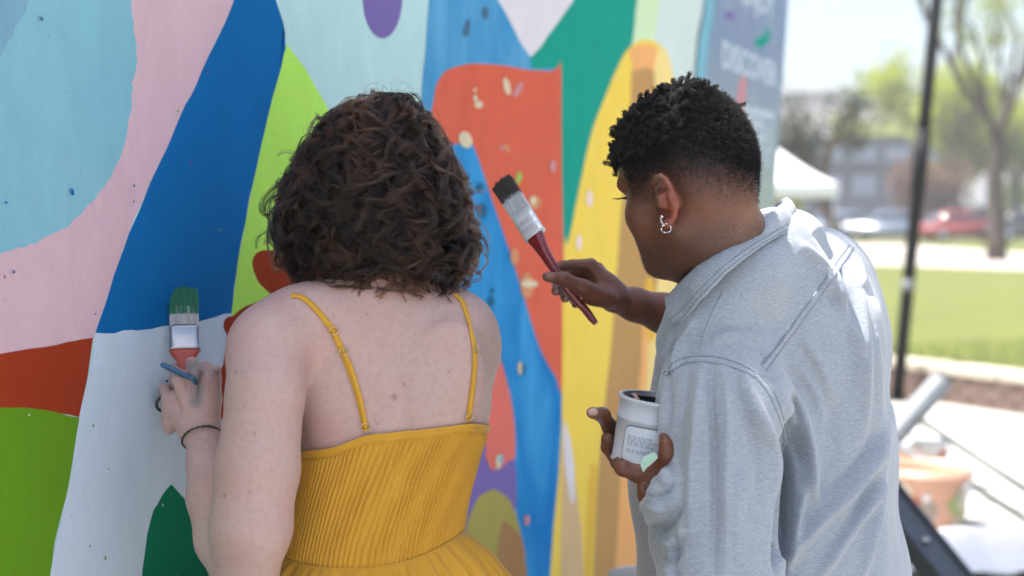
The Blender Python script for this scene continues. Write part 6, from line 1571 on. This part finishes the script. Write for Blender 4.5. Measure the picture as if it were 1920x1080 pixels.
# ------------------------------------------------------------------ gear on the sunlit pavement
def bucket(px, pyb, pyt, half_px, mat, label, lean=0, splash=None, seed=1, z=0.0, inner=None):
    b_ = np.array(ground(px, pyb, z)); d = (b_ - CAM) @ FW; hw_ = half_px * d / FPX; h = P(px, pyt, d + .05)[2] - z
    r = empty('bucket', b_, label, 'bucket'); V, F = lathe([(.001, .004), (hw_ * .78, .0), (hw_ * .80, .01), (hw_ * .97, h * .86), (hw_ * 1.03, h * .87), (hw_ * 1.04, h * .92), (hw_ * .99, h * .93), (hw_ * 1.0, h), (hw_ * .96, h), (hw_ * .93, h * .86), (hw_ * .76, .02), (.001, .02)], 40, b_, Matrix.Rotation(R(lean), 3, 'Y')); mesh_obj('body', V, F, mat, r)
    pts = [b_ + np.array([hw_ * 1.04 * math.cos(a), -hw_ * .5 * math.sin(a) * 1.0 - .02, h * .9 - hw_ * .75 * math.sin(a)]) for a in np.linspace(0, math.pi, 17)]
    V, F = tube(pts, .004, 6); mesh_obj('handle', V, F, simple('wire', (.4, .4, .4), .3, metal=.8), r)
    if splash:
        g = np.random.default_rng(seed)
        for i in range(16):
            a, zz, rr_ = g.uniform(R(190), R(350)), g.uniform(.08, .78) * h, g.uniform(.02, .07); V = []; m = 12
            for k in range(m + 1):
                q_ = (0, 0) if k == m else (rr_ * math.cos(k / m * 6.283) * g.uniform(.6, 1.2), rr_ * math.sin(k / m * 6.283) * g.uniform(.6, 1.2)); z2 = min(max(zz + q_[1], .02), h * .84); rad = hw_ * (.795 + .175 * z2 / (h * .86)) + .0025; a2 = a + q_[0] / rad; V.append((b_[0] + rad * math.cos(a2), b_[1] + rad * math.sin(a2), z + z2))
            mesh_obj('paint_splash', V, [(k, (k + 1) % m, m) for k in range(m)], splash[i % len(splash)], r)
    return r
orange = simple('orange_plastic', (.58, .33, .23), .45, noise=.12, scale=14)
sp = [simple('splash_white', (.75, .73, .7), .5), simple('splash_cream', (.6, .5, .38), .5), simple('splash_green', (.3, .36, .12), .5), simple('splash_rust', (.4, .1, .05), .5), simple('splash_grey', (.3, .26, .22), .5)]
bucket(1738, 985, 868, 80, orange, 'pale orange plastic bucket splashed with white paint standing on the pavement', 0, sp, 3)
bucket(1715, 905, 812, 62, simple('white_bucket', (.62, .62, .6), .45, noise=.1), 'grey white paint bucket standing behind the orange bucket', 0, [sp[3], sp[4], orange], 5)
# metal trestle: tilted grey beam with thin dark rods
steel_g = simple('grey_painted_steel', (.20, .22, .24), .45, noise=.15, scale=10); dark_s = simple('dark_green_steel', (.05, .06, .055), .45)
def trestle():
    dA = 7.6; a_, b_ = np.array(P(1768, 712, dA)), np.array(P(1672, 822, dA - .15)); r = empty('metal_trestle', ground(1720, 905, 0), 'tilted grey metal beam on thin dark rods standing in front of the seat wall', 'trestle')
    ax_ = b_ - a_; b2 = b_ + ax_ * .55; M = frame_from(a_, b2); bm = bmesh.new(); add_box(bm, (a_ + b2) / 2, (.11, .085, np.linalg.norm(b2 - a_)), M, .012); bm_obj('beam', bm, steel_g, r)
    V, F = tube([a_ + ax_ * .02, a_ - ax_ / np.linalg.norm(ax_) * .02], .05, 12); mesh_obj('end_cap', V, F, dark_s, r)
    p0 = a_ + ax_ * .55 + np.array([0, -.05, -.03]); g1 = np.array(ground(2010, 975, .012)); V, F = tube([p0, g1], .017, 10); mesh_obj('rod', V, F, dark_s, r)
    p1 = np.array(P(1812, 903, 6.9)); g2_ = np.array(ground(2010, 1030, .012)); V, F = tube([p1, g2_], .017, 10); mesh_obj('rod', V, F, dark_s, r)
    V, F = tube([p1, a_ + ax_ * 1.0 + np.array([0, -.05, -.02])], .014, 10); mesh_obj('brace', V, F, steel_g, r)
    V, F = tube([b2, np.array([b2[0] - .15, b2[1], .01])], .02, 10); mesh_obj('leg', V, F, dark_s, r)
trestle()
# dark beam leaning low behind the man
def dark_beam():
    a_, b_ = np.array(P(1655, 925, 4.6)), np.array(P(1815, 1130, 4.15)); ax_ = b_ - a_; r = empty('scaffold_plank', b_, 'dark grey metal scaffold plank sloping down behind the shirt of the man', 'plank')
    zb = a_ - ax_ * 1.2; e = b_ + ax_ * ((0.05 - b_[2]) / ax_[2]); M = frame_from(zb, e); m_ = simple('dark_slate_metal', (.045, .055, .07), .45, noise=.2, scale=8)
    bm = bmesh.new(); add_box(bm, (zb + e) / 2, (.10, .05, np.linalg.norm(e - zb)), M, .008); bm_obj('deck', bm, m_, r)
    for s in (-1, 1):
        off = M @ Vector((.05 * s, 0, 0)); bm = bmesh.new(); add_box(bm, (zb + e) / 2 + np.array(off) , (.018, .075, np.linalg.norm(e - zb) * .99), M, .004); bm_obj('edge_rail', bm, m_, r)
    V, F = tube([zb, (zb[0] + .1, zb[1] + .35, 0.0)], .025, 10); mesh_obj('leg', V, F, m_, r)
    for t in (.35, .5, .62): p = zb + (e - zb) * t - np.array([0, .03, -.02]); V, F = lathe([(.001, .008), (.012, .006), (.014, 0)], 10, p, Matrix.Identity(3)); mesh_obj('bolt', V, F, simple('bolt_pale', (.5, .5, .5), .4, metal=.6), r)
dark_beam()
# crumpled dust sheet with spatters, and things lying on it
def dust_sheet():
    g = np.random.default_rng(13); c = np.array(ground(1850, 1062, 0)); n = 70; X, Y = np.meshgrid(np.linspace(-.75, .75, n), np.linspace(-.42, .30, n), indexing='ij'); Z = np.full_like(X, .012)
    for i in range(22): k = g.normal(0, 1, 2) * g.uniform(3, 11); Z += np.abs(np.sin(X * k[0] + Y * k[1] + g.uniform(0, 6))) * g.uniform(.002, .009)
    V = np.stack([X + c[0] + .02 * np.sin(Y * 9), Y + c[1] + .03 * np.sin(X * 7), Z], -1).reshape(-1, 3); idx = np.arange(n * n).reshape(n, n); F = np.stack([idx[:-1, :-1], idx[1:, :-1], idx[1:, 1:], idx[:-1, 1:]], -1).reshape(-1, 4)
    o = mesh_obj('dust_sheet', V, F, simple('sheet_cotton', (.66, .66, .67), .85, noise=.25, scale=5), None); tag(o, 'crumpled white dust sheet lying on the pavement near the bottom right corner', 'dust sheet')
dust_sheet()
def lying_brush(px, py, ang, hm, label, k):
    c = np.array(ground(px, py, .07)); ax_ = np.array([math.cos(ang), math.sin(ang), .0]); wd_ = np.array([-ax_[1], ax_[0], 0]); th_ = np.array([0, 0, 1.0]); r = empty('paintbrush', c, label, 'paintbrush', 'paintbrushes lying on the dust sheet')
    slab_loft('handle', [(-.16, .006, .005, 0, 0), (-.08, .011, .007, 0, 0), (-.03, .014, .008, 0, 0), (0, .024, .009, 0, 0)], ax_, wd_, th_, c, hm, r); slab_loft('ferrule', [(0, .026, .010, 0, 0), (.045, .025, .010, 0, 0)], ax_, wd_, th_, c, tin_m, r); slab_loft('bristles', [(.045, .024, .009, 0, 0), (.085, .025, .008, 0, 0), (.10, .023, .003, 0, 0)], ax_, wd_, th_, c, simple('dirty_bristle', (.03, .025, .02), .9), r)
lying_brush(1822, 1048, .25, simple('raw_handle', (.3, .17, .09), .5), 'paintbrush with a wooden handle lying on the dust sheet nearest the dark plank', 0)
lying_brush(1880, 1066, -.35, simple('black_handle', (.03, .03, .03), .4), 'paintbrush with a black handle lying on the dust sheet at the right', 1)
def tray(px, py):
    c = np.array(ground(px, py, .06)); r = empty('paint_tray', c, 'shallow white paint tray lying on the dust sheet under the orange bucket', 'paint tray'); V = []; F = []
    for (hw_, hl_, z) in ((.15, .10, .0), (.17, .12, .05), (.185, .135, .052), (.165, .115, .045), (.14, .09, .008)):
        for sx, sy in ((-1, -1), (1, -1), (1, 1), (-1, 1)): V.append((c[0] + sx * hw_, c[1] + sy * hl_, c[2] + z))
    for i in range(4):
        for k in range(4): F.append((i * 4 + k, i * 4 + (k + 1) % 4, (i + 1) * 4 + (k + 1) % 4, (i + 1) * 4 + k))
    F += [(3, 2, 1, 0), (16, 17, 18, 19)]; mesh_obj('tray', V, F, simple('tray_white', (.7, .7, .7), .4), r, False)
    mesh_obj('wet_paint', [(c[0] - .12, c[1] - .08, c[2] + .012), (c[0] + .12, c[1] - .08, c[2] + .012), (c[0] + .12, c[1] + .07, c[2] + .012), (c[0] - .12, c[1] + .07, c[2] + .012)], [(0, 1, 2, 3)], simple('wet_cream', (.6, .55, .48), .15), r, False)
